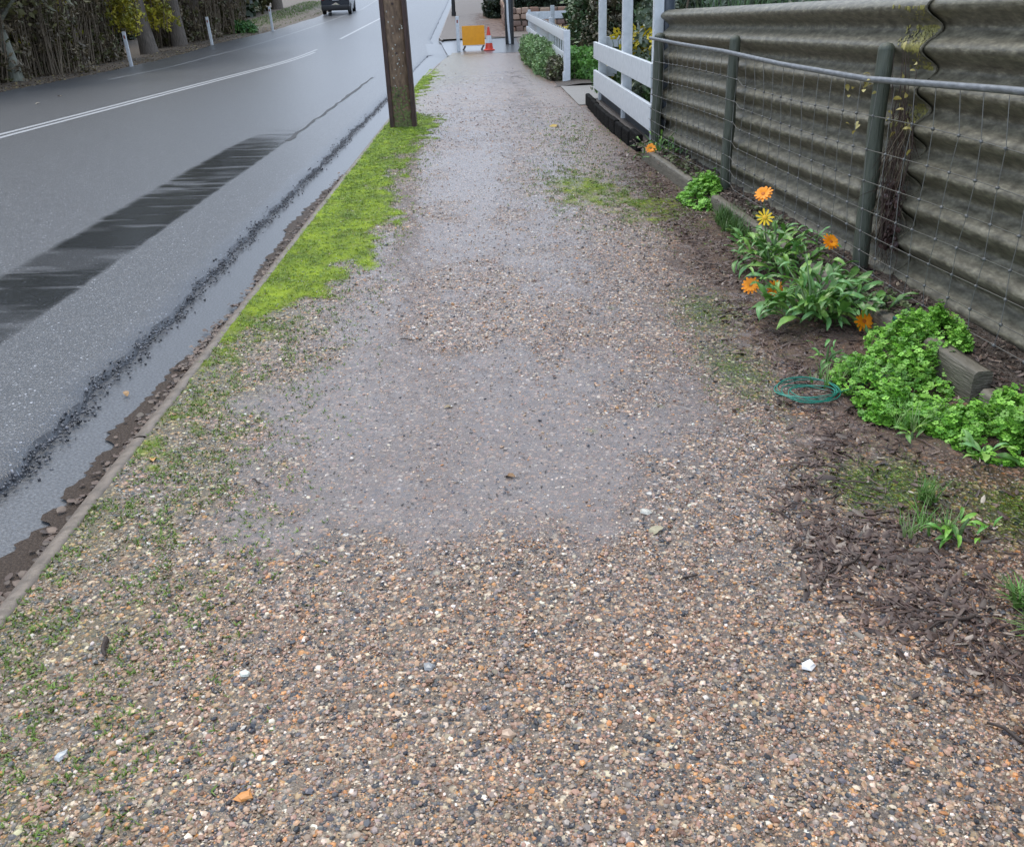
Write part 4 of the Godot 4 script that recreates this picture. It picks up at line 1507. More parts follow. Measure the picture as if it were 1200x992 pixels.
func left_side() -> void:
	var dark := Color(0.10, 0.095, 0.038)
	var olive := Color(0.11, 0.11, 0.035)
	var dull := Color(0.17, 0.135, 0.085)
	var specs := [
		[-13.6, -24.0, 9.0, 0.20, -0.02, "slender dark trunk at the left end of the tree row", 0],
		[-12.9, -27.6, 7.0, 0.17, -0.16, "pale mossy leaning trunk low among the dark stems", 1],
		[-14.5, -30.5, 11.0, 0.28, 0.0, "thick dark trunk behind the scrub, left of the first guide post", 0],
		[-13.4, -33.2, 9.0, 0.22, 0.01, "brown trunk close beside the nearest white guide post", 0],
		[-13.2, -40.2, 12.0, 0.27, -0.05, "stout grey brown trunk among yellow leaves between two guide posts", 0],
		[-12.9, -43.4, 12.0, 0.26, -0.03, "broad dark trunk just left of the second guide post", 0],
		[-13.0, -46.4, 10.0, 0.26, 0.02, "dark trunk just right of the second guide post", 0],
		[-12.7, -50.2, 11.0, 0.28, 0.0, "dark trunk left of the farthest guide post", 0],
		[-15.5, -36.5, 12.0, 0.26, 0.03, "tall trunk set well back behind the yellow leaved shrub", 0],
		[-17.0, -27.0, 12.0, 0.3, 0.0, "tall trunk set well back at the left edge", 0],
		[-16.5, -53.0, 12.0, 0.3, 0.0, "tall trunk set back behind the grass at the far bend", 0],
		[-14.2, -72.0, 12.0, 0.3, 0.0, "tall tree farthest up the hill behind the parked car", 0]]
	var i := 0
	for s in specs:
		var z: float = s[1]
		tree(Vector3(s[0], grade(z) - 0.1, z), s[2], s[3], Vector3(s[4], 0, 0.02), s[5], M.barkpale if s[6] == 1 else M.bark, 100 + i, dark if i % 3 else olive)
		i += 1
	# scrub under the trees
	var names := ["dark twiggy scrub at the left edge of the view", "dark scrub beside the slender left trunk", "brown olive scrub behind the pale leaning trunk", "dark scrub left of the first guide post", "olive scrub just right of the first guide post", "dark scrub between the stout trunks", "dark scrub right of the second guide post", "dark scrub before the farthest guide post"]
	var at := [[-13.6, -21.6, 1.3], [-13.5, -24.6, 1.3], [-13.9, -27.6, 1.4], [-13.6, -31.0, 1.4], [-14.2, -36.4, 1.0], [-13.9, -44.9, 1.1], [-13.2, -46.8, 1.2], [-12.6, -50.0, 1.0]]
	for k in at.size():
		var z: float = at[k][1]
		scrub("roadside_scrub", names[k], "shrub", Vector3(at[k][0], grade(z) - 0.12, z), Vector3(at[k][2], 3.4, 1.9), 620, [dark, dull, dull, dull, olive], 200 + k, 0.07, 220, "scrub under the trees")
	# yellow leaved branches
	for q in [[-13.1, -37.4, 2.4, 0.75, "yellow leaved bush beside the nearest guide post"], [-13.1, -40.9, 2.7, 0.85, "yellow leaved bush beside the stout trunk"], [-13.6, -29.0, 3.0, 0.5, "sparse bush with a few yellow leaves left of the nearest guide post"], [-13.2, -32.0, 2.6, 0.45, "thin branches with scattered yellow leaves just left of the nearest guide post"]]:
		var t := scrub("yellow_bush", q[4], "shrub", Vector3(q[0], grade(q[1]) + 0.9, q[1]), Vector3(q[3], q[2], q[3]), 150 if q[3] > 0.6 else 45, [Color(0.36, 0.31, 0.03), Color(0.27, 0.27, 0.03)], int(-q[1] * 7), 0.09, 10)
	# far green growth that closes the gaps
	for q in [[-19.0, -30.0, 5.0, 9.0, "dark wood behind the left end of the tree row"], [-20.0, -46.0, 5.5, 10.0, "dark wood behind the middle of the tree row"], [-17.0, -66.0, 5.5, 9.0, "dark wood behind the grass at the far bend"], [-22.0, -14.0, 5.0, 9.0, "dark wood beside the road left of the view"]]:
		var z: float = q[1]
		scrub("wood_edge", q[4], "shrubbery", Vector3(q[0], grade(z) - 0.6, z), Vector3(2.6, 6.5, q[3]), 1500, [dark, dark, Color(0.03, 0.05, 0.022)], int(-z * 3), 0.24, 40)
	for q in [[-14.6, -28.2, "green fern clump glimpsed between the dark left trunks"], [-14.6, -38.9, "green undergrowth behind the stout trunk"], [-11.6, -49.4, "small bright green bush by the farthest guide post"], [-14.4, -24.6, "pale green growth glimpsed low between the leftmost stems"]]:
		scrub("green_undergrowth", q[2], "shrub", Vector3(q[0], grade(q[1]) + 0.0, q[1]), Vector3(0.7, 1.1 if q[0] < -13 else 0.5, 0.7), 220, [Color(0.06, 0.16, 0.05), Color(0.09, 0.2, 0.05)], int(-q[1] * 5), 0.055, 8)
	# fallen litter along the road edge
	var inst := Inst.new()
	for k in 2500:
		var z := -18.0 - rng.randf() * 34.0
		var e := lerp_list(EDGELEFT, z)
		var s := rr(0.02, 0.06)
		var c := Color(0.10, 0.065, 0.035) if rng.randf() < 0.8 else Color(0.30, 0.24, 0.10)
		var x := e - absf(rng.randfn(0, 0.7)) + 0.05
		var u := clampf((e - x) / 0.9, 0, 1)
		inst.add(Transform3D(Basis.from_euler(Vector3(rr(-0.5, 0.5), rr(0, 6), rr(-0.5, 0.5))).scaled_local(Vector3(s, s, s)), Vector3(x, grade(z) - 0.03 + 0.06 * u, z)), c * rr(0.6, 1.3))
	copies(inst, "leaf_litter", flake_mesh(), M.flake)
	inst = Inst.new()
	for k in 5000:
		var z := -47.5 - rng.randf() * 30.0
		var e := lerp_list(EDGELEFT, z)
		var x := e - 0.3 - rng.randf() * 3.5
		var s := rr(0.06, 0.16)
		inst.add(Transform3D(Basis(Vector3.UP, rr(0, 6)).scaled_local(Vector3(s, s, s)), Vector3(x, grade(z) - 0.06, z)), Color(0.10, 0.17, 0.04) * rr(0.6, 1.3))
	copies(inst, "verge_grass", tuft_mesh(7, 0.6, 4), M.leaf)

# ------------------------------------------------------------------ guide posts, sign, cone, car
func guide_post(at: Vector3, lean: float, label: String, h := 1.08) -> void:
	var p := thing("guide_post", label, "guide post", at, "white guide posts along the road")
	p.rotation.z = lean
	var mb := MB.new()
	mb.box(Vector3(0, h / 2 - 0.05, 0), Vector3(0.12, h + 0.1, 0.045), 0.012)
	part(mb, "post", M.white, p)
	mb = MB.new()
	mb.box(Vector3(0, h - 0.17, 0.0245), Vector3(0.055, 0.10, 0.006), 0.002)
	part(mb, "reflector", M.reflector, p)

func vehicles_and_signs() -> void:
	M.reflector = mat(0.30, 0.10, 0.08, 0.25)
	guide_post(Vector3(-11.9, grade(-33.9) - 0.02, -33.9), 0.05, "white guide post nearest on the far side of the road, by the yellow leaves")
	guide_post(Vector3(-11.7, grade(-43.7), -43.7), 0.05, "white guide post between the broad dark trunk and the far bend")
	guide_post(Vector3(-10.3, grade(-50.0), -50.0), 0.03, "white guide post farthest along, before the small green bush")
	guide_post(Vector3(-0.80, grade(-35.0), -35.0), 0.0, "white guide post standing against the yellow board", 1.12)
	# yellow board on dark feet
	var s := thing("yellow_board", "orange yellow blank board sign propped on dark feet at the path edge", "sign", Vector3(-0.26, grade(-35.1), -35.15))
	s.rotation = Vector3(-0.06, 0.10, 0)
	s.scale = Vector3(0.88, 0.90, 0.9)
	var yel := rough_mat(91, [0.74, 0.30, 0.004], [0.86, 0.37, 0.006], Vector3(1, 1, 1), 0.35, 0.0)
	var mb := MB.new()
	mb.box(Vector3(0, 0.53, 0), Vector3(0.90, 0.70, 0.02), 0.006)
	part(mb, "board", yel, s)
	mb = MB.new()
	mb.box(Vector3(0, 0.165, 0.0), Vector3(0.92, 0.03, 0.034), 0.004)
	part(mb, "lower_channel", M.white, s)
	for x in [-0.36, 0.38]:
		mb = MB.new()
		mb.tube([Vector3(x - 0.10, 0.015, 0.22), Vector3(x, 0.15, 0.02), Vector3(x + 0.02, 0.15, -0.02), Vector3(x - 0.05, 0.015, -0.25)], [0.03, 0.03, 0.03, 0.03], 6)
		part(mb, "foot", M.black, s)
	# cone
	var c := thing("traffic_cone", "orange red traffic cone with a white band beside the yellow board", "traffic cone", Vector3(0.27, grade(-34.6), -34.6))
	c.scale = Vector3(0.87, 0.87, 0.87)
	var red := mat(0.62, 0.05, 0.025, 0.4)
	mb = MB.new()
	mb.box(Vector3(0, 0.025, 0), Vector3(0.44, 0.05, 0.44), 0.012)
	part(mb, "base", red, c)
	mb = MB.new()
	mb.lathe(Vector3.ZERO, [Vector2(0.17, 0.05), Vector2(0.16, 0.08), Vector2(0.132, 0.28)], 20)
	mb.lathe(Vector3.ZERO, [Vector2(0.084, 0.56), Vector2(0.034, 0.85), Vector2(0.026, 0.87), Vector2(0.0, 0.872)], 20)
	part(mb, "cone_body", red, c)
	mb = MB.new()
	mb.lathe(Vector3.ZERO, [Vector2(0.134, 0.28), Vector2(0.086, 0.56)], 20)
	part(mb, "white_band", M.white, c)
	# parked car, seen from behind
	var v := thing("parked_car", "dark blue van like car parked on the far verge up the road", "car", Vector3(-8.55, grade(-62.0) - 0.02, -62.0))
	v.rotation.y = 0.03
	v.rotation.x = 0.05
	var body := mat(0.014, 0.018, 0.028, 0.2)
	body.clearcoat_enabled = true
	body.clearcoat = 0.6
	var sec := [[1.98, 0.26, 0.80, 1.02, 0.80, 1.02], [2.06, 0.24, 0.82, 1.02, 0.80, 1.04], [2.0, 0.22, 0.84, 1.05, 0.74, 1.32], [1.75, 0.22, 0.84, 1.06, 0.66, 1.58], [1.2, 0.22, 0.85, 1.06, 0.62, 1.66], [0.0, 0.22, 0.85, 1.06, 0.62, 1.69], [-0.6, 0.22, 0.85, 1.05, 0.62, 1.60], [-1.35, 0.22, 0.84, 1.02, 0.68, 1.06], [-2.1, 0.30, 0.82, 0.88, 0.66, 0.92], [-2.3, 0.40, 0.70, 0.75, 0.60, 0.78]]
	mb = MB.new()
	var rows := []
	for q in sec:
		var r := []
		for k in [[-1, q[1], q[2] * 0.93], [-1, (q[1] + q[3]) / 2, q[2]], [-1, q[3], q[2] * 0.97], [-1, q[5] - 0.06, q[4] + 0.02], [-1, q[5], q[4] * 0.85], [0, q[5] + 0.015, 0.0], [1, q[5], q[4] * 0.85], [1, q[5] - 0.06, q[4] + 0.02], [1, q[3], q[2] * 0.97], [1, (q[1] + q[3]) / 2, q[2]], [1, q[1], q[2] * 0.93]]:
			r.append(Vector3(k[0] * k[2], k[1], q[0]))
		rows.append(r)
	for e in [0, rows.size() - 1]:
		var m := mb.p(Vector3(0, 0.7, rows[e][0].z))
		for j in 10:
			if e == 0: mb.tri(m, mb.p(rows[e][j + 1]), mb.p(rows[e][j]))
			else: mb.tri(m, mb.p(rows[e][j]), mb.p(rows[e][j + 1]))
	rows.reverse()
	for r in rows: r.reverse()
	mb.grid(rows)
	part(mb, "body", body, v)
	mb = MB.new()
	mb.face(Vector3(-0.66, 1.09, 2.062), Vector3(0.66, 1.09, 2.062), Vector3(0.58, 1.52, 1.84), Vector3(-0.58, 1.52, 1.84))
	part(mb, "rear_window", mat(0.05, 0.06, 0.07, 0.06, 0.7), v)
	mb = MB.new()
	mb.box(Vector3(0, 0.40, 2.07), Vector3(1.66, 0.30, 0.16), 0.05)
	part(mb, "rear_bumper", M.black, v)
	mb = MB.new()
	mb.box(Vector3(0.05, 0.86, 2.065), Vector3(0.40, 0.13, 0.02), 0.004)
	part(mb, "number_plate", M.white, v)
	for x in [-0.70, 0.70]:
		mb = MB.new()
		mb.box(Vector3(x, 0.95, 2.04), Vector3(0.14, 0.28, 0.06), 0.02)
		part(mb, "tail_light", mat(0.16, 0.012, 0.012, 0.2), v)
		for z in [1.35, -1.35]:
			mb = MB.new()
			var pts := [Vector3(x * 1.08 - 0.1, 0.32, z), Vector3(x * 1.08 - 0.09, 0.32, z), Vector3(x * 1.08 + 0.09, 0.32, z), Vector3(x * 1.08 + 0.1, 0.32, z)]
			mb.tube(pts, [0.28, 0.32, 0.32, 0.28], 20)
			var wh := part(mb, "wheel", mat(0.012, 0.012, 0.012, 0.7), v)
			mb = MB.new()
			mb.tube([Vector3(x * 1.08 - 0.105, 0.32, z), Vector3(x * 1.08 + 0.105, 0.32, z)], [0.18, 0.18], 16)
			part(mb, "rim", M.galv, wh)

# ------------------------------------------------------------------ flowering plants at the wall foot
var leaf_shapes := []

func calendula(label: String, at: Vector3, stems: Array, n: int, spread: float, leaf_len: float, flowers: Array, sd: int, green := Color(0.11, 0.25, 0.05)) -> Node3D:
	var t := thing("marigold_plant", label, "flowering plant", at)
	var g := RandomNumberGenerator.new()
	g.seed = sd
	if leaf_shapes.is_empty():
		for q in [[1.0, 0.22, 1.4, 0.25], [1.0, 0.17, 1.9, 0.35], [1.0, 0.25, 1.0, 0.2], [1.0, 0.19, 2.3, 0.3]]:
			leaf_shapes.append(leaf_mesh(q[0], q[1], q[2], q[3], 0.8))
	var tones := []
	for k in 4:
		var f: float = [0.7, 0.95, 1.2, 1.5][k]
		var m := mat(green.r * f, green.g * f, green.b * f, 0.42, 0.5, true)
		m.albedo_color = lin(green.r * f * (1.0 if k < 3 else 1.25), green.g * f, green.b * f * (1.0 if k != 2 else 1.5))
		m.backlight_enabled = true
		m.backlight = Color(0.4, 0.45, 0.25)
		tones.append(m)
	for i in n:
		var s: Vector3 = stems[g.randi() % stems.size()]
		var u := pow(g.randf(), 0.8)
		var o := Vector3(s.x * u, s.y * u * 0.9, s.z * u) + Vector3(g.randfn(), 0, g.randfn()) * spread * 0.28
		o.y = maxf(0.0, o.y)
		var l := leaf_len * g.randf_range(0.6, 1.2) * (1.15 - 0.5 * u)
		var lf := part(leaf_shapes[g.randi() % 4], "leaf", tones[g.randi() % 4], t)
		var dirn := atan2(o.x, o.z) + g.randfn() * 0.9
		lf.transform = Transform3D((Basis(Vector3.UP, dirn) * Basis(Vector3.RIGHT, g.randf_range(-0.5, 0.45)) * Basis(Vector3.BACK, g.randf_range(-0.5, 0.5))).scaled_local(Vector3(l, l, l)), o)
	for s in stems:
		var mb := MB.new()
		mb.tube([Vector3.ZERO, Vector3(s.x * 0.35, s.y * 0.6, s.z * 0.35), s], [0.007, 0.006, 0.003], 6)
		part(mb, "stem", M.stem, t)
	for f in flowers:   # [position from base, radius, facing, colour]
		flower(t, f[0], f[1], f[2], f[3])
	return t

func flower(t: Node3D, pos: Vector3, r: float, face: Vector3, tone: String) -> void:
	var mb := MB.new()
	var root := pos * Vector3(0.5, 0, 0.5)
	mb.tube([root, root.lerp(pos, 0.55) + Vector3(0, 0.01, 0), pos - face * 0.006], [0.0035, 0.003, 0.0028], 6)
	part(mb, "flower_stalk", M.stem, t)
	mb = MB.new()
	var n := 11 if tone == "yellow" else 13
	for ring in (1 if tone == "yellow" else 2):
		for k in n:
			var a := TAU * (k + 0.5 * ring) / n
			var b := Basis(Vector3.UP, a)
			var len := r * (1.12 - 0.25 * ring) * rr(0.88, 1.1)
			var w := r * (0.125 if tone == "yellow" else 0.155)
			var lift := 0.25 + 0.25 * ring + rr(-0.1, 0.1)
			var q := []
			for s in [[0.25, 0.55], [0.6, 1.0], [0.9, 0.85], [1.0, 0.35]]:
				var y: float = lift * r * s[0] * (1.0 - 0.5 * s[0]) + 0.002 * ring
				q.append([mb.p(b * Vector3(-w * s[1], y, len * s[0])), mb.p(b * Vector3(w * s[1], y, len * s[0]))])
			for s in 3: mb.quad(q[s][0], q[s][1], q[s + 1][1], q[s + 1][0])
	var bs := up_basis(face.normalized(), rr(0, 6))
	var hd := part(mb, "flower_head", M[tone], t)
	hd.transform = Transform3D(bs, pos)
	hd.set_meta("label", tone + " flower")
	mb = MB.new()
	mb.lathe(Vector3.ZERO, [Vector2(r * 0.32, 0.0), Vector2(r * 0.30, r * 0.14), Vector2(r * 0.16, r * 0.2), Vector2(0.0, r * 0.19)], 10)
	part(mb, "flower_centre", M[tone + "_centre"], hd)

func patch(called: String, label: String, category: String, spots: Array, n: int, size: float, cols: Array, shape: Mesh, flat := true) -> void:
	var t := thing(called, label, category, spots[0][0])
	var inst := Inst.new()
	for i in n:
		var s: Array = spots[rng.randi() % spots.size()]
		var a := rr(0, TAU)
		var r := sqrt(rng.randf())
		var gn := fbm2.get_noise_2d((s[0].x + cos(a) * r * s[1].x) * 9.0, (s[0].z + sin(a) * r * s[1].y) * 9.0)
		if flat and gn < rr(-0.35, 0.15) * (0.4 + r): continue
		var h: float = s[2] * (1.0 - r * r) * rr(0.3, 0.75) * (1.0 + 1.4 * gn if flat else 1.0) + (absf(rng.randfn()) * 0.02 if flat and rng.randf() < 0.2 else 0.0)
		var pos: Vector3 = s[0] - spots[0][0] + Vector3(cos(a) * r * s[1].x, h, sin(a) * r * s[1].y)
		var k := size * rr(0.7, 1.35)
		var c: Color = cols[rng.randi() % cols.size()]
		var b := Basis.from_euler(Vector3(rr(-0.6, 0.6), rr(0, 6.3), rr(-0.6, 0.6))) if flat else Basis.from_euler(Vector3(rr(-0.2, 0.2), rr(0, 6.3), rr(-0.2, 0.2)))
		inst.add(Transform3D(b.scaled_local(Vector3(k, k, k)), pos), c * rr(0.7, 1.3))
	copies(inst, "foliage", shape, M.leaf, t)

# five round leaflets lying nearly flat, unit radius
func leaflets_mesh(n: int) -> ArrayMesh:
	var mb := MB.new()
	for k in n:
		var a := TAU * k / n + 0.3
		var c := Vector3(cos(a), 0.15 * sin(k * 2.0), sin(a)) * 0.6
		var m := mb.p(c + Vector3(0, -0.05, 0))
		var ring := []
		for j in 6:
			var b := TAU * j / 6.0
			ring.append(mb.p(c + Vector3(cos(b) * 0.42, 0.05 + 0.06 * sin(b * 2.0 + k), sin(b) * 0.42)))
		for j in 6: mb.tri(m, ring[(j + 1) % 6], ring[j])
	return mb.mesh()

func plants() -> void:
	M.stem = mat(0.09, 0.16, 0.05, 0.5)
	for q in [["orange", [0.95, 0.33, 0.003]], ["yellow", [0.90, 0.60, 0.012]]]:
		var m := mat(q[1][0], q[1][1], q[1][2], 0.55)
		m.backlight_enabled = true
		m.backlight = Color(0.5, 0.22, 0.02)
		M[q[0]] = m
	M.orange_centre = mat(0.50, 0.13, 0.01, 0.7)
	M.yellow_centre = mat(0.72, 0.42, 0.02, 0.7)
	var up := Vector3(-0.15, 0.85, 0.45).normalized()
	# the two big clumps
	calendula("leafy plant with one yellow and two orange flowers behind the larger clump", Vector3(1.66, 0.03, -5.25),
		[Vector3(0.0, 0.27, -0.05), Vector3(-0.13, 0.20, 0.05), Vector3(0.14, 0.24, 0.12), Vector3(0.06, 0.2, 0.25), Vector3(-0.08, 0.16, -0.2)], 190, 0.27, 0.15,
		[[Vector3(-0.02, 0.385, -0.26), 0.052, Vector3(-0.35, 0.75, 0.5), "orange"], [Vector3(-0.06, 0.29, -0.06), 0.047, Vector3(-0.2, 0.5, 0.85), "yellow"], [Vector3(0.20, 0.225, 0.31), 0.043, Vector3(0.2, 0.6, 0.75), "orange"]], 301)
	calendula("largest leafy green clump with three orange flowers, at the middle of the bed", Vector3(1.57, 0.02, -4.33),
		[Vector3(0.0, 0.26, -0.12), Vector3(0.1, 0.25, 0.0), Vector3(-0.14, 0.13, 0.05), Vector3(0.13, 0.16, 0.14), Vector3(-0.04, 0.2, -0.32)], 220, 0.30, 0.18,
		[[Vector3(-0.224, 0.103, -0.290), 0.042, Vector3(-0.3, 0.6, 0.75), "orange"], [Vector3(-0.120, 0.105, -0.220), 0.038, Vector3(0.0, 0.35, 0.9), "orange"], [Vector3(0.181, 0.054, 0.210), 0.045, Vector3(0.25, 0.4, 0.85), "orange"]], 302)
	calendula("small leafy plant with one orange flower beside the white frame", Vector3(1.72, 0.02, -9.35),
		[Vector3(0.0, 0.3, 0.1), Vector3(0.1, 0.34, 0.3), Vector3(-0.12, 0.24, -0.2), Vector3(0.05, 0.2, 0.45)], 60, 0.4, 0.15,
		[[Vector3(-0.10, 0.14, 0.05), 0.05, Vector3(-0.2, 0.6, 0.75), "orange"]], 303, Color(0.085, 0.20, 0.035))
	calendula("small flowerless green rosette left of the bright chickweed, beside the wire coil", Vector3(1.45, 0.02, -3.74),
		[Vector3(0.0, 0.08, 0.0), Vector3(0.05, 0.07, 0.03)], 16, 0.1, 0.085, [], 304, Color(0.10, 0.25, 0.04))
	calendula("pale green seedling with upright broad leaves below the chickweed", Vector3(1.50, 0.01, -2.98),
		[Vector3(0.0, 0.03, 0.0)], 7, 0.04, 0.10, [], 305, Color(0.16, 0.33, 0.06))
	calendula("pale green seedling at the foot of the near sleeper", Vector3(1.66, 0.02, -2.78),
		[Vector3(0.0, 0.05, 0.0)], 9, 0.05, 0.115, [], 306, Color(0.15, 0.31, 0.07))
	calendula("low green weed with grassy sprigs in the bark mulch", Vector3(1.36, 0.01, -2.32),
		[Vector3(0.02, 0.06, 0.0), Vector3(-0.06, 0.04, 0.03)], 18, 0.09, 0.075, [], 307, Color(0.10, 0.26, 0.03))
	# bright low growth
	var lm := leaflets_mesh(5)
	var bright := [Color(0.17, 0.40, 0.04), Color(0.23, 0.48, 0.06), Color(0.12, 0.31, 0.035)]
	patch("chickweed_patch", "bright green chickweed spilling over the sleepers at the middle of the bed", "ground cover plant", [[Vector3(1.62, 0.02, -3.48), Vector2(0.24, 0.26), 0.12], [Vector3(1.80, 0.08, -3.70), Vector2(0.18, 0.26), 0.13], [Vector3(1.55, 0.015, -3.22), Vector2(0.16, 0.16), 0.07], [Vector3(1.95, 0.12, -3.78), Vector2(0.10, 0.22), 0.09]], 9000, 0.0125, bright, lm)
	patch("chickweed_patch", "bright green chickweed growing up the near sleeper at the right edge", "ground cover plant", [[Vector3(1.76, 0.02, -2.92), Vector2(0.16, 0.22), 0.14], [Vector3(1.93, 0.10, -2.85), Vector2(0.14, 0.32), 0.10], [Vector3(1.70, 0.015, -3.05), Vector2(0.14, 0.14), 0.08]], 6500, 0.0125, bright, lm)
	patch("chickweed_patch", "small bright green chickweed clump at the foot of the second fence post", "ground cover plant", [[Vector3(1.68, 0.02, -7.35), Vector2(0.16, 0.38), 0.16], [Vector3(1.80, 0.10, -7.55), Vector2(0.10, 0.24), 0.12]], 2200, 0.017, bright, lm)
	var tm := tuft_mesh(7, 0.7, 21, 0.06)
	var gr := [Color(0.10, 0.24, 0.04), Color(0.14, 0.30, 0.06), Color(0.20, 0.28, 0.10)]
	patch("grass_tuft", "fine green grass beside the chickweed and the wire coil", "grass", [[Vector3(1.48, 0.02, -3.52), Vector2(0.18, 0.10), 0.02], [Vector3(1.58, 0.02, -3.08), Vector2(0.12, 0.1), 0.02]], 50, 0.085, gr, tm, false)
	patch("grass_tuft", "thin grass tuft in the mulch beside the low weed", "grass", [[Vector3(1.27, 0.01, -2.36), Vector2(0.1, 0.06), 0.0], [Vector3(1.36, 0.01, -2.55), Vector2(0.03, 0.05), 0.0]], 34, 0.075, gr, tm, false)
	patch("grass_tuft", "light green grass tuft at the lower right edge", "grass", [[Vector3(1.33, 0.02, -1.83), Vector2(0.05, 0.06), 0.0], [Vector3(1.36, 0.02, -1.96), Vector2(0.03, 0.05), 0.0]], 26, 0.08, gr, tuft_mesh(7, 0.9, 23, 0.12), false)
	patch("grass_tuft", "dull green grass beside the farther sleeper joint", "grass", [[Vector3(1.68, 0.02, -6.35), Vector2(0.07, 0.35), 0.03]], 90, 0.12, [Color(0.06, 0.13, 0.03), Color(0.09, 0.18, 0.04)], tm, false)
	patch("soil_weeds", "sparse dull weeds on the soil bank behind the sleepers", "weeds", [[Vector3(1.88, 0.14, -4.4), Vector2(0.1, 0.5), 0.02], [Vector3(1.86, 0.14, -6.0), Vector2(0.08, 0.6), 0.03], [Vector3(1.75, 0.14, -8.3), Vector2(0.08, 0.7), 0.04]], 700, 0.016, [Color(0.07, 0.11, 0.03), Color(0.05, 0.08, 0.03), Color(0.10, 0.12, 0.05)], lm)

	# garden growth on the right, beyond the wall and the white frame
	var sage := Color(0.20, 0.245, 0.19)
	scrub("grey_green_shrub", "grey green shrub behind the white timber frame", "shrub", Vector3(2.75, 0.1, -13.0), Vector3(0.75, 2.3, 1.6), 1500, [sage, sage, Color(0.13, 0.18, 0.11)], 401, 0.045, 20)
	scrub("grey_green_shrub", "grey green shrub farther back behind the white timber frame", "shrub", Vector3(4.4, 0.1, -15.0), Vector3(1.4, 2.6, 2.0), 1600, [sage, Color(0.10, 0.15, 0.09)], 402, 0.06, 20)
	scrub("dark_hedge", "dense dark green hedge behind the picket fence", "hedge", Vector3(3.6, 0.02, -24.5), Vector3(1.35, 3.0, 3.6), 4200, [Color(0.07, 0.125, 0.05), Color(0.09, 0.16, 0.06), Color(0.12, 0.13, 0.065)], 403, 0.07, 24)
	scrub("dark_hedge", "dark green hedge farther along behind the picket fence", "hedge", Vector3(4.2, 0.05, -31.5), Vector3(1.6, 3.2, 3.4), 3000, [Color(0.06, 0.11, 0.04), Color(0.08, 0.14, 0.05)], 404, 0.09, 20)
	scrub("brown_shrub", "brownish green shrub at the near end of the hedge", "shrub", Vector3(2.75, 0.02, -21.8), Vector3(0.55, 1.55, 0.9), 1100, [Color(0.09, 0.085, 0.045), Color(0.05, 0.075, 0.03), Color(0.12, 0.10, 0.06)], 405, 0.045, 14)
	scrub("green_border", "pale green leafy border spilling through the picket fence onto the path", "border plant", Vector3(1.50, 0.0, -27.0), Vector3(0.36, 0.62, 6.4), 2600, [Color(0.17, 0.28, 0.10), Color(0.23, 0.36, 0.15), Color(0.11, 0.19, 0.07)], 406, 0.034, 10)
	scrub("green_border", "brownish low plant at the foot of the picket end post", "border plant", Vector3(1.60, 0.0, -21.0), Vector3(0.22, 0.40, 0.8), 420, [Color(0.12, 0.14, 0.06), Color(0.10, 0.09, 0.06)], 407, 0.035, 6)
	scrub("green_border", "bright green leafy plant just right of the picket end post", "border plant", Vector3(2.12, 0.0, -20.6), Vector3(0.40, 0.55, 0.8), 700, [Color(0.11, 0.26, 0.05), Color(0.16, 0.32, 0.08)], 408, 0.045, 8)
	for q in [[Vector3(2.45, 0.55, -31.0), 0.30, "yellow flowering clump behind the far end of the picket fence"], [Vector3(2.18, 0.86, -13.9), 0.20, "yellow flowers left of the middle post of the white frame"], [Vector3(2.30, 0.88, -12.1), 0.20, "yellow flowers between the middle and near posts of the white frame"], [Vector3(2.34, 0.42, -12.6), 0.12, "small yellow flowers low behind the rails of the white frame"], [Vector3(2.05, 0.32, -16.0), 0.14, "small yellow orange flowers left of the white frame"]]:
		var t := thing("yellow_flowers", q[2], "flowers", q[0])
		var base: Vector3 = q[0]
		var mb := MB.new()
		for k in 14:
			var o := Vector3(rng.randfn() * q[1] * 0.6, 0, rng.randfn() * q[1] * 0.6)
			mb.tube([Vector3(o.x * 0.5, 0.1 - base.y, o.z * 0.5), Vector3(o.x, 0.12, o.z)], [0.008, 0.004], 5, false)
		part(mb, "stems", M.stem, t)
		var inst := Inst.new()
		var g2 := Inst.new()
		for k in 85:
			var o := Vector3(rng.randfn() * q[1] * 0.55, rr(-0.02, 0.24) + rng.randfn() * 0.04, rng.randfn() * q[1] * 0.8)
			var s := rr(0.045, 0.08)
			inst.add(Transform3D(Basis.from_euler(Vector3(rr(-1, 1), rr(0, 6), rr(-1, 1))).scaled_local(Vector3(s, s, s)), o), Color(0.62, 0.50, 0.03) * rr(0.7, 1.1))
		for k in 150:
			var o := Vector3(rng.randfn() * q[1] * 0.6, rr(-base.y + 0.12, 0.1), rng.randfn() * q[1] * 0.7)
			var s := rr(0.04, 0.08)
			g2.add(Transform3D(Basis.from_euler(Vector3(rr(-1, 1), rr(0, 6), rr(-1, 1))).scaled_local(Vector3(s, s, s)), o), Color(0.08, 0.15, 0.05) * rr(0.6, 1.2))
		copies(inst, "blooms", leaflets_mesh(5), M.leaf, t)
		copies(g2, "foliage", spray_mesh(8, 5, 0.6, 2.2), M.leaf, t)
	# strap leaves over the top of the wall
	var sword := tuft_mesh(16, 0.22, 77, 0.03)
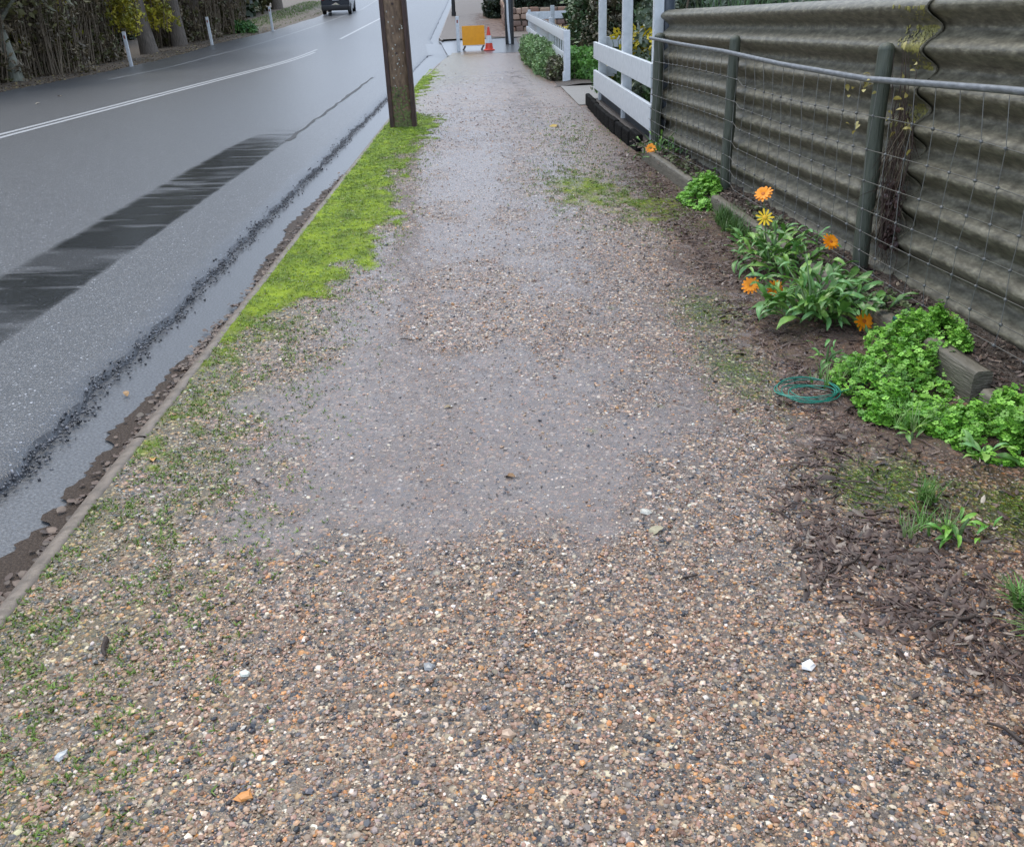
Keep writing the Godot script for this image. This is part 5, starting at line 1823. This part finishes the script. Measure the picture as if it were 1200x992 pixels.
	for q in [[2.35, -9.4, 1.75, "strappy green leaves rising behind the far end of the wall"], [2.5, -8.3, 1.72, "strappy green leaves behind the wall, second clump from its far end"], [2.6, -7.3, 1.70, "strappy green leaves behind the middle of the wall"]]:
		var t := thing("strap_leaf_plant", q[3], "garden plant", Vector3(q[0], 0.15, q[1]))
		var inst := Inst.new()
		for k in 16:
			var s: float = rr(0.8, 1.0) * (q[2] - 0.1)
			inst.add(Transform3D(Basis(Vector3.UP, rr(0, 6)).scaled_local(Vector3(s * 0.8, s, s * 0.8)), Vector3(rr(-0.15, 0.15), 0, rr(-0.4, 0.4))), Color(0.09, 0.17, 0.06) * rr(0.5, 1.5))
		copies(inst, "leaves", sword, M.leaf, t)
	scrub("brown_hedge", "brown leaved hedge behind the middle of the wall", "hedge", Vector3(3.2, 0.1, -6.0), Vector3(0.5, 1.9, 2.0), 1300, [Color(0.11, 0.065, 0.035), Color(0.09, 0.08, 0.04)], 410, 0.06, 16)
	scrub("garden_bush", "dark bush in the garden behind the wall", "shrub", Vector3(4.6, 0.1, -9.0), Vector3(1.4, 2.8, 2.2), 1700, [Color(0.045, 0.08, 0.03), Color(0.06, 0.075, 0.03)], 411, 0.08, 16)
	scrub("dark_hedge", "dark shrub beside the far footpath left of the far pole", "shrub", Vector3(0.75, grade(-52.0), -54.0), Vector3(0.55, 1.5, 2.5), 900, [Color(0.02, 0.035, 0.018), Color(0.035, 0.055, 0.025)], 412, 0.07, 10)
	scrub("dark_hedge", "dark shrub on the bank above the stone wall", "shrub", Vector3(2.6, grade(-46.0) + 0.9, -47.0), Vector3(1.2, 1.5, 1.4), 700, [Color(0.02, 0.03, 0.018), Color(0.03, 0.05, 0.025)], 413, 0.08, 10)

# ------------------------------------------------------------------ gravel, moss, mulch
func ground_cover() -> void:
	var shapes := [pebble_mesh(41, 0.5, true), pebble_mesh(42, 0.5, true), pebble_mesh(43, 0.62, true), pebble_mesh(44, 0.42, true)]
	var sets := [Inst.new(), Inst.new(), Inst.new(), Inst.new()]
	# loose gravel, thick near the camera
	for band in [[-0.9, -2.0, 27000, 0.80], [-2.0, -2.5, 22000, 0.76], [-2.5, -3.2, 14000, 0.72], [-3.2, -4.6, 9000, 0.75], [-4.6, -6.0, 6500, 0.85], [-6.0, -7.5, 4800, 0.85], [-7.5, -9.5, 2800, 0.9], [-9.5, -12.0, 1500, 1.0], [-12.0, -15.0, 600, 1.3], [-15.0, -18.0, 300, 1.3], [-18.0, -22.0, 120, 1.3], [-22.0, -28.0, 40, 1.3]]:
		var n := int((band[0] - band[1]) * 3.2 * band[2])
		for i in n:
			var z := rr(band[1], band[0])
			var x := rr(-1.36, 1.84)
			if z < -2.2 and x > 1.0 and rng.randf() < 0.55 * smoothstep(1.0, 1.4, x): continue
			if moss(x, z) > 0.55 and rng.randf() < 0.5: continue
			var f := rng.randf()
			var s: float = (0.0026 + 0.0052 * f * f * f + (0.004 * rng.randf() if f > 0.96 else 0.0)) * band[3]
			var sparse := fbm.get_noise_2d(x * 2.0 + 20.0, z * 2.0)
			var pd := puddled(x, z)
			if rng.randf() < 0.35 * smoothstep(0.1, 0.85, pd): continue
			if rng.randf() < 0.5 * soil(x, z): continue
			if x > 0.8 and rng.randf() < 1.3 * green_moss(x, z): continue
			if pd > 0.3 and s > 0.006 and rng.randf() < 0.5: continue
			if sparse < -0.12 and s < 0.005 and rng.randf() < 0.55: continue
			var c := stone_color()
			c = c * Color(1, 1, 1).lerp(Color(1.10, 1.01, 0.91), smoothstep(-3.0, -1.8, z))
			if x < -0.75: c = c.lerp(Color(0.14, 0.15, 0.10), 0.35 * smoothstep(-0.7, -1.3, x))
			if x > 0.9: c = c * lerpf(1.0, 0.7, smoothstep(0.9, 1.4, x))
			var y := path_y(x, z) + s * rr(-0.15, 0.38)
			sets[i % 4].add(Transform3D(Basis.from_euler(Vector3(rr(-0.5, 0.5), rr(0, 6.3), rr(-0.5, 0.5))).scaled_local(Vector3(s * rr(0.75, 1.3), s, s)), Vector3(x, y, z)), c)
	for k in 4: copies(sets[k], "loose_gravel", shapes[k], M.peb)
	# moss in the strip by the kerb, and small weeds in the gravel
	var m1 := Inst.new()
	var tm := tuft_mesh(6, 0.8, 31, 0.22)
	var i := 0
	while i < 130000:
		i += 1
		var z := -3.4 - pow(rng.randf(), 1.15) * 20.0
		var x := -1.40 + rng.randf() * 0.95
		var d := moss(x, z)
		if rng.randf() > d * (0.35 + 0.65 * smoothstep(-0.35, 0.15, fbm2.get_noise_2d(x * 6.0, z * 4.0))): continue
		var s := rr(0.006, 0.014) * (1.0 + 0.05 * (-z - 5.0))
		var tone := 0.5 + 0.5 * fbm2.get_noise_2d(x * 4.0, z * 2.0)
		var c := Color(0.12, 0.20, 0.018).lerp(Color(0.37, 0.50, 0.032), tone) * rr(0.75, 1.25)
		m1.add(Transform3D(Basis.from_euler(Vector3(rr(-0.5, 0.5), rr(0, 6), rr(-0.5, 0.5))).scaled_local(Vector3(s * 1.7, s * 0.8, s * 1.7)), Vector3(x, path_y(x, z), z)), c)
	copies(m1, "kerb_moss", tm, M.leaf)
	var sheet := MB.new()
	var rows := []
	var cols := []
	for z in zs(-3.0, -26.0, 0.035, 0.010, 0.3):
		var r := []
		var cc := []
		for j in 97:
			var x := lerpf(-1.385, 1.55, j / 96.0)
			var d := moss(x, z) if x < 0 else 0.0
			var n := 0.5 + 0.5 * fbm2.get_noise_2d(x * 12.0, z * 8.0)
			if x > 0.3: d = clampf(1.1 * (bump(x, z, 0.85, -8.2, 0.32, 0.9) + 0.9 * bump(x, z, 1.3, -7.2, 0.25, 0.6)) + 0.5 * fbm.get_noise_2d(x * 4.0, z * 3.0), 0, 1) * 0.8
			elif x < 0.0: d = maxf(d, 0.55 * weeds(x, z) * smoothstep(-0.6, -1.2, x))
			var tone := 0.5 + 0.5 * fbm2.get_noise_2d(x * 4.0, z * 2.0)
			var c := Color(0.10, 0.15, 0.02).lerp(Color(0.34, 0.44, 0.03), clampf(tone * 1.3 + 0.5 * fbm2.get_noise_2d(x * 20.0, z * 14.0) - 0.1, 0, 1))
			r.append(Vector3(x, path_y(x, z) + 0.003 + 0.003 * n - 0.006 * (1.0 - smoothstep(0.0, 0.2, d)), z))
			cc.append(Color(c.r, c.g, c.b, clampf(d * 1.15 - 0.75 * n + 0.35 * fbm2.get_noise_2d(x * 30.0, z * 20.0) + 0.45 * fbm.get_noise_2d(x * 5.0, z * 3.0) - 0.10, 0, 0.80)))
		rows.append(r); cols.append(cc)
	rows.reverse(); cols.reverse()
	sheet.grid(rows, [], cols)
	var mm := mat(1, 1, 1, 0.8, 0.3, true)
	mm.transparency = BaseMaterial3D.TRANSPARENCY_ALPHA
	mm.heightmap_enabled = true
	mm.heightmap_texture = noise_tex(86, 0.1, Color.BLACK, Color.WHITE, 512, 4)
	mm.uv1_triplanar = true
	mm.uv1_world_triplanar = true
	mm.uv1_scale = Vector3(3, 3, 3)
	mm.heightmap_scale = 0.4
	kind(part_c(sheet, "moss_mat", mm), "stuff")
	var m3 := Inst.new()
	for k in 30000:
		var z := -2.1 - rng.randf() * 3.2
		var x := rr(0.82, 1.85)
		if rng.randf() > green_moss(x, z) * 0.9: continue
		var s := rr(0.003, 0.007)
		m3.add(Transform3D(Basis.from_euler(Vector3(rr(-0.5, 0.5), rr(0, 6), rr(-0.5, 0.5))).scaled_local(Vector3(s * 1.7, s, s * 1.7)), Vector3(x, path_y(x, z), z)), Color(0.075, 0.15, 0.014).lerp(Color(0.17, 0.29, 0.02), rng.randf()))
	copies(m3, "bed_moss", tm, M.leaf)
	var m2 := Inst.new()
	var wm := tuft_mesh(5, 0.9, 33, 0.3)
	for k in 240000:
		var z := -0.9 - pow(rng.randf(), 1.3) * 14.0
		var x := rr(-1.38, 1.8)
		var d := weeds(x, z)
		if rng.randf() > d: continue
		var s := rr(0.005, 0.015) * (1.0 + 0.06 * maxf(0, -z - 4.0))
		var c := Color(0.13, 0.21, 0.035).lerp(Color(0.20, 0.30, 0.05), rng.randf()) * rr(0.6, 1.2)
		m2.add(Transform3D(Basis.from_euler(Vector3(rr(-0.6, 0.6), rr(0, 6), rr(-0.6, 0.6))).scaled_local(Vector3(s * 1.3, s, s * 1.3)), Vector3(x, path_y(x, z), z)), c)
	copies(m2, "path_weeds", wm, M.leaf)
	# dark bark and dead leaves in the bed and round the sleepers
	var b := Inst.new()
	for k in 24000:
		var z := -1.3 - pow(rng.randf(), 1.2) * 9.0
		var e := lerp_list([[0, 1.55], [-1.5, 1.4], [-1.75, 1.2], [-2.0, 0.98], [-2.6, 1.0], [-3.0, 1.25], [-3.5, 1.35], [-4.2, 1.25], [-5.2, 1.35], [-7.0, 1.40], [-9.0, 1.45], [-10.0, 1.5]], z)
		var x := e + absf(rng.randfn(0.16, 0.26)) - 0.12 + rng.randfn() * 0.07
		var hi := sleeper_x(z)
		if z < -3.0 and z > -3.9 and rng.randf() < 0.3: continue
		var dense := (0.30 + 0.70 * clampf(bump(x, z, 1.08, -2.2, 0.22, 0.42) + 0.75 * bump(x, z, 1.72, -5.5, 0.18, 3.0), 0, 1)) * smoothstep(-0.25, 0.35, fbm.get_noise_2d(x * 3.0, z * 3.0) + 0.35 * bump(x, z, 1.15, -2.25, 0.25, 0.4))
		if rng.randf() > dense * 0.75 + 0.05: continue
		if bump(x, z, 1.22, -2.68, 0.15, 0.18) > 0.45 and rng.randf() < 0.85: continue
		var y := path_y(x, z)
		if x > hi:
			if x > wall_x(z) - 0.05: x = rr(hi + 0.06, wall_x(z) - 0.06)
			y = bank_y(x, z) + 0.004
		var s := rr(0.010, 0.034)
		var c := Color(0.075, 0.046, 0.036)
		var f := rng.randf()
		if f > 0.95: c = Color(0.24, 0.19, 0.15)
		elif f > 0.62: c = Color(0.095, 0.060, 0.045)
		b.add(Transform3D(Basis.from_euler(Vector3(rr(-0.45, 0.45), rr(0, 6.3), rr(-0.5, 0.5))).scaled_local(Vector3(s * rr(0.3, 0.8), s * 0.9, s * rr(0.9, 2.2))), Vector3(x, y + 0.003, z)), c * rr(0.5, 1.4))
	for k in 3800:
		var z := 0.2 - pow(rng.randf(), 1.2) * 10.0
		var x := lerpf(sleeper_x(z) + 0.07, wall_x(z) - 0.055, rng.randf())
		var s := rr(0.008, 0.028)
		var c := Color(0.066, 0.042, 0.033) if rng.randf() < 0.75 else (Color(0.13, 0.085, 0.06) if rng.randf() < 0.7 else Color(0.24, 0.19, 0.14))
		b.add(Transform3D(Basis.from_euler(Vector3(rr(-0.5, 0.5), rr(0, 6.3), rr(-0.6, 0.6))).scaled_local(Vector3(s * rr(0.3, 0.8), s, s * rr(0.9, 2.2))), Vector3(x, bank_y(x, z) + 0.006, z)), c * rr(0.5, 1.4))
	for k in 1500:      # loose bits where the gravel meets the bed
		var z := -1.6 - pow(rng.randf(), 1.1) * 7.5
		var x := rr(0.9, 1.85)
		if x > sleeper_x(z): continue
		var s := rr(0.006, 0.02)
		var c := Color(0.066, 0.042, 0.033) if rng.randf() < 0.6 else (Color(0.16, 0.10, 0.065) if rng.randf() < 0.7 else Color(0.33, 0.28, 0.22))
		b.add(Transform3D(Basis.from_euler(Vector3(rr(-0.5, 0.5), rr(0, 6.3), rr(-0.6, 0.6))).scaled_local(Vector3(s * rr(0.3, 0.8), s, s * rr(0.9, 2.2))), Vector3(x, path_y(x, z) + 0.005, z)), c * rr(0.5, 1.4))
	copies(b, "bark_mulch", flake_mesh(), M.flake)
	var strips := Inst.new()
	var sm := MB.new()
	sm.tube([Vector3(0, 0, -0.5), Vector3(0.05, 0.05, -0.15), Vector3(-0.04, 0.06, 0.2), Vector3(0.03, 0, 0.5)], [0.02, 0.045, 0.04, 0.012], 5)
	var smm := sm.mesh()
	for k in 1500:
		var z := -1.5 - pow(rng.randf(), 1.6) * 8.0
		var e := lerp_list([[0, 1.55], [-1.5, 1.4], [-1.75, 1.15], [-2.0, 0.93], [-2.6, 0.93], [-3.0, 1.2], [-3.5, 1.3], [-5.2, 1.35], [-10.0, 1.5]], z)
		var x := e + absf(rng.randfn(0.12, 0.25)) - 0.08
		var y := path_y(x, z)
		if x > sleeper_x(z):
			x = rr(sleeper_x(z) + 0.07, wall_x(z) - 0.06)
			y = bank_y(x, z)
		var l := rr(0.025, 0.10)
		var wd := rr(0.03, 0.075)
		strips.add(Transform3D(Basis.from_euler(Vector3(rr(-0.15, 0.15), rr(0, 6.3), rr(0, 6.3))).scaled_local(Vector3(wd, wd, l)), Vector3(x, y + 0.006, z)), Color(0.080, 0.048, 0.038) * rr(0.4, 1.8))
	copies(strips, "bark_strips", smm, M.flake)
	# dead leaves in the gutter
	var gl := Inst.new()
	for k in 2600:
		var z := -4.3 - absf(rng.randfn(0, 0.35)) if rng.randf() < 0.25 else -1.8 - rng.randf() * 8.5
		var x := -1.46 - absf(rng.randfn(0, 0.045))
		var s := rr(0.012, 0.035)
		gl.add(Transform3D(Basis.from_euler(Vector3(rr(-0.4, 0.4), rr(0, 6.3), rr(-0.4, 0.4))).scaled_local(Vector3(s, s * 0.6, s)), Vector3(x, -0.092 + rr(0, 0.01), z)), Color(0.085, 0.055, 0.040) * rr(0.4, 1.7))
	copies(gl, "gutter_leaves", flake_mesh(), M.flake)
	# scattered crumbs of bark and twig on the path
	var cr := Inst.new()
	for k in 3600:
		var z := -1.0 - pow(rng.randf(), 1.3) * 11.0
		var x := rr(-1.2, 1.5)
		var s := rr(0.006, 0.018)
		cr.add(Transform3D(Basis.from_euler(Vector3(rr(-0.3, 0.3), rr(0, 6.3), rr(-0.3, 0.3))).scaled_local(Vector3(s * 0.35, s * 0.5, s)), Vector3(x, path_y(x, z) + 0.005, z)), (Color(0.03, 0.025, 0.022) if rng.randf() < 0.8 else Color(0.2, 0.13, 0.07)) * rr(0.6, 1.3))
	copies(cr, "path_crumbs", flake_mesh(), M.flake)

# ------------------------------------------------------------------ single small things
func bits() -> void:
	# coil of green wire
	var coil := thing("green_wire_coil", "flat coil of green plastic coated wire lying on the gravel edge", "wire coil", Vector3(1.265, 0.02, -3.42))
	var gm := mat(0.02, 0.20, 0.14, 0.3)
	for k in 6:
		var mb := MB.new()
		var pts := []
		var rad := []
		var r := 0.095 + rr(-0.02, 0.02)
		var o := Vector3(rr(-0.015, 0.015), 0.004 * k, rr(-0.012, 0.012))
		for j in 33:
			var a := TAU * j / 32.0
			pts.append(o + Vector3(cos(a) * r * 1.15, 0.006 * sin(a * 2.0 + k), sin(a) * r * rr(0.97, 1.03)))
			rad.append(0.0023)
		mb.tube(pts, rad, 6, false)
		part(mb, "wire_turn", gm, coil)
	var mb := MB.new()
	mb.tube([Vector3(0.08, 0.01, 0.05), Vector3(0.2, 0.02, 0.0), Vector3(0.32, 0.03, -0.06), Vector3(0.42, 0.05, -0.12)], [0.0023, 0.0023, 0.0023, 0.0023], 6)
	part(mb, "loose_end", gm, coil)
	# green plastic tag on the sleeper
	var tg := thing("green_tag", "small dark green plastic peg against the sleeper above the chickweed", "peg", Vector3(1.80, 0.10, -3.9))
	mb = MB.new()
	mb.box(Vector3(0, 0.02, 0), Vector3(0.012, 0.09, 0.035), 0.004)
	part(mb, "peg", mat(0.01, 0.09, 0.06, 0.4), tg)
	# stones that stand out
	for q in [[0.73, -1.78, 0.017, [0.72, 0.69, 0.66], "white stone standing out near the lower right of the path"], [-0.66, -1.86, 0.014, [0.58, 0.60, 0.52], "pale cream stone at the lower left of the path"], [-0.57, -1.46, 0.016, [0.62, 0.27, 0.08], "orange stone at the bottom left of the path"], [-1.01, -1.60, 0.015, [0.42, 0.43, 0.43], "pale grey stone at the left edge of the view"], [0.46, -2.56, 0.018, [0.48, 0.46, 0.40], "flat pale stone right of the puddles"], [-0.20, -1.85, 0.016, [0.25, 0.25, 0.25], "flat grey stone in the lower middle of the path"], [-0.01, -1.60, 0.018, [0.42, 0.29, 0.20], "broad tan stone in the lower middle of the path"]]:
		var p := part(pebble_mesh(int(absf(q[0]) * 100) + 3, 0.5, true), "stone", mat(q[3][0], q[3][1], q[3][2], 0.35))
		p.transform = Transform3D(Basis(Vector3.UP, q[0] * 5.0).scaled_local(Vector3(q[2] * 1.25, q[2], q[2])), Vector3(q[0], path_y(q[0], q[1]) + 0.004, q[1]))
		tag(p, q[4], "stone")
	# fallen leaves
	var lm := leaf_mesh(1.0, 0.55, 1.1, 0.35, 0.5)
	for q in [[0.98, -12.8, 0.19, [0.42, 0.27, 0.03], "yellow fallen leaf far along the path before the black planter edge"], [-1.28, -3.08, 0.05, [0.50, 0.26, 0.07], "orange fallen leaf beside the kerb"], [-1.35, -3.5, 0.04, [0.28, 0.15, 0.07], "brown fallen leaf on the kerb edge above the orange one"], [-0.22, -3.50, 0.05, [0.26, 0.19, 0.10], "brown curled leaf in the middle of the puddle"], [0.05, -2.86, 0.05, [0.20, 0.10, 0.03], "dark brown upright leaf scrap at the right puddle"], [-1.72, -4.0, 0.045, [0.32, 0.18, 0.07], "tan leaf lying in the gutter"], [0.50, -2.46, 0.06, [0.34, 0.30, 0.19], "pale olive leaf right of the puddles"], [1.47, -3.22, 0.04, [0.50, 0.28, 0.06], "small orange leaf under the chickweed"]]:
		var m := mat(q[3][0], q[3][1], q[3][2], 0.45)
		var p := part(lm, "fallen_leaf", m)
		var y := path_y(q[0], q[1]) + 0.006
		if q[0] < -1.5: y = -0.07
		p.transform = Transform3D(Basis.from_euler(Vector3(0.75, q[1] * 3.0, 0)).scaled_local(Vector3(q[2], q[2], q[2])), Vector3(q[0], y, q[1]))
		tag(p, q[4], "leaf")
	for q in [[-9.2, -21.5, 0.16, "larger pale leaf lying in the far lane"], [-8.9, -19.8, 0.12, "smaller pale leaf in the far lane, nearer the view"]]:
		var fp := part(lm, "fallen_leaf", mat(0.42, 0.36, 0.28, 0.5))
		fp.transform = Transform3D(Basis.from_euler(Vector3(0.8, q[1], 0)).scaled_local(Vector3(q[2], q[2], q[2])), Vector3(q[0], road_y(q[0], q[1]) + 0.01, q[1]))
		tag(fp, q[3], "leaf")
	# twigs
	for q in [[1.06, -2.66, 0.09, 0.9, 0.004, "short dark twig at the edge of the mossy patch"], [0.95, -2.18, 0.22, -0.9, 0.005, "long dark twig lying in the bark mulch"], [-1.05, -1.98, 0.08, 0.3, 0.008, "dark splintered bark piece at the left of the path"], [-0.85, -2.88, 0.07, 0.8, 0.003, "thin twig left of the puddles"], [1.42, -3.28, 0.18, -1.1, 0.007, "brown stick beside the green wire coil"], [1.10, -1.50, 0.14, 0.7, 0.005, "dark twig near the lower right corner"], [0.52, -2.18, 0.06, -1.2, 0.004, "small brown twig right of the middle of the path"], [-0.42, -4.35, 0.11, 1.4, 0.003, "thin dark twig across the wet gravel above the puddle"], [1.15, -1.92, 0.16, -1.3, 0.005, "brown stick across the mulch beside the right grass tuft"]]:
		var m := MB.new()
		var l: float = q[2]
		var d := Vector3(sin(q[3]), 0, cos(q[3]))
		var side := Vector3(d.z, 0, -d.x)
		var c := Vector3(q[0], path_y(q[0], q[1]) + q[4] * 1.2 + 0.002, q[1])
		var pts := []
		for k in 5: pts.append(d * l * (k / 4.0 - 0.5) + side * l * 0.05 * sin(k * 1.9) + Vector3(0, 0.003 * (k % 2), 0))
		m.tube(pts, [q[4] * 0.6, q[4], q[4] * 0.9, q[4] * 0.8, q[4] * 0.35], 6)
		m.tube([pts[2], pts[2] + (d * 0.5 + side) * l * 0.14], [q[4] * 0.5, q[4] * 0.2], 5)
		var p := part(m, "twig", M.twigdark if M.has("twigdark") else mk_twig(), self, c)
		tag(p, q[5], "twig")

func mk_twig() -> Material:
	M.twigdark = rough_mat(97, [0.025, 0.017, 0.013], [0.085, 0.055, 0.04], Vector3(20, 20, 20), 0.6, 0.1)
	return M.twigdark
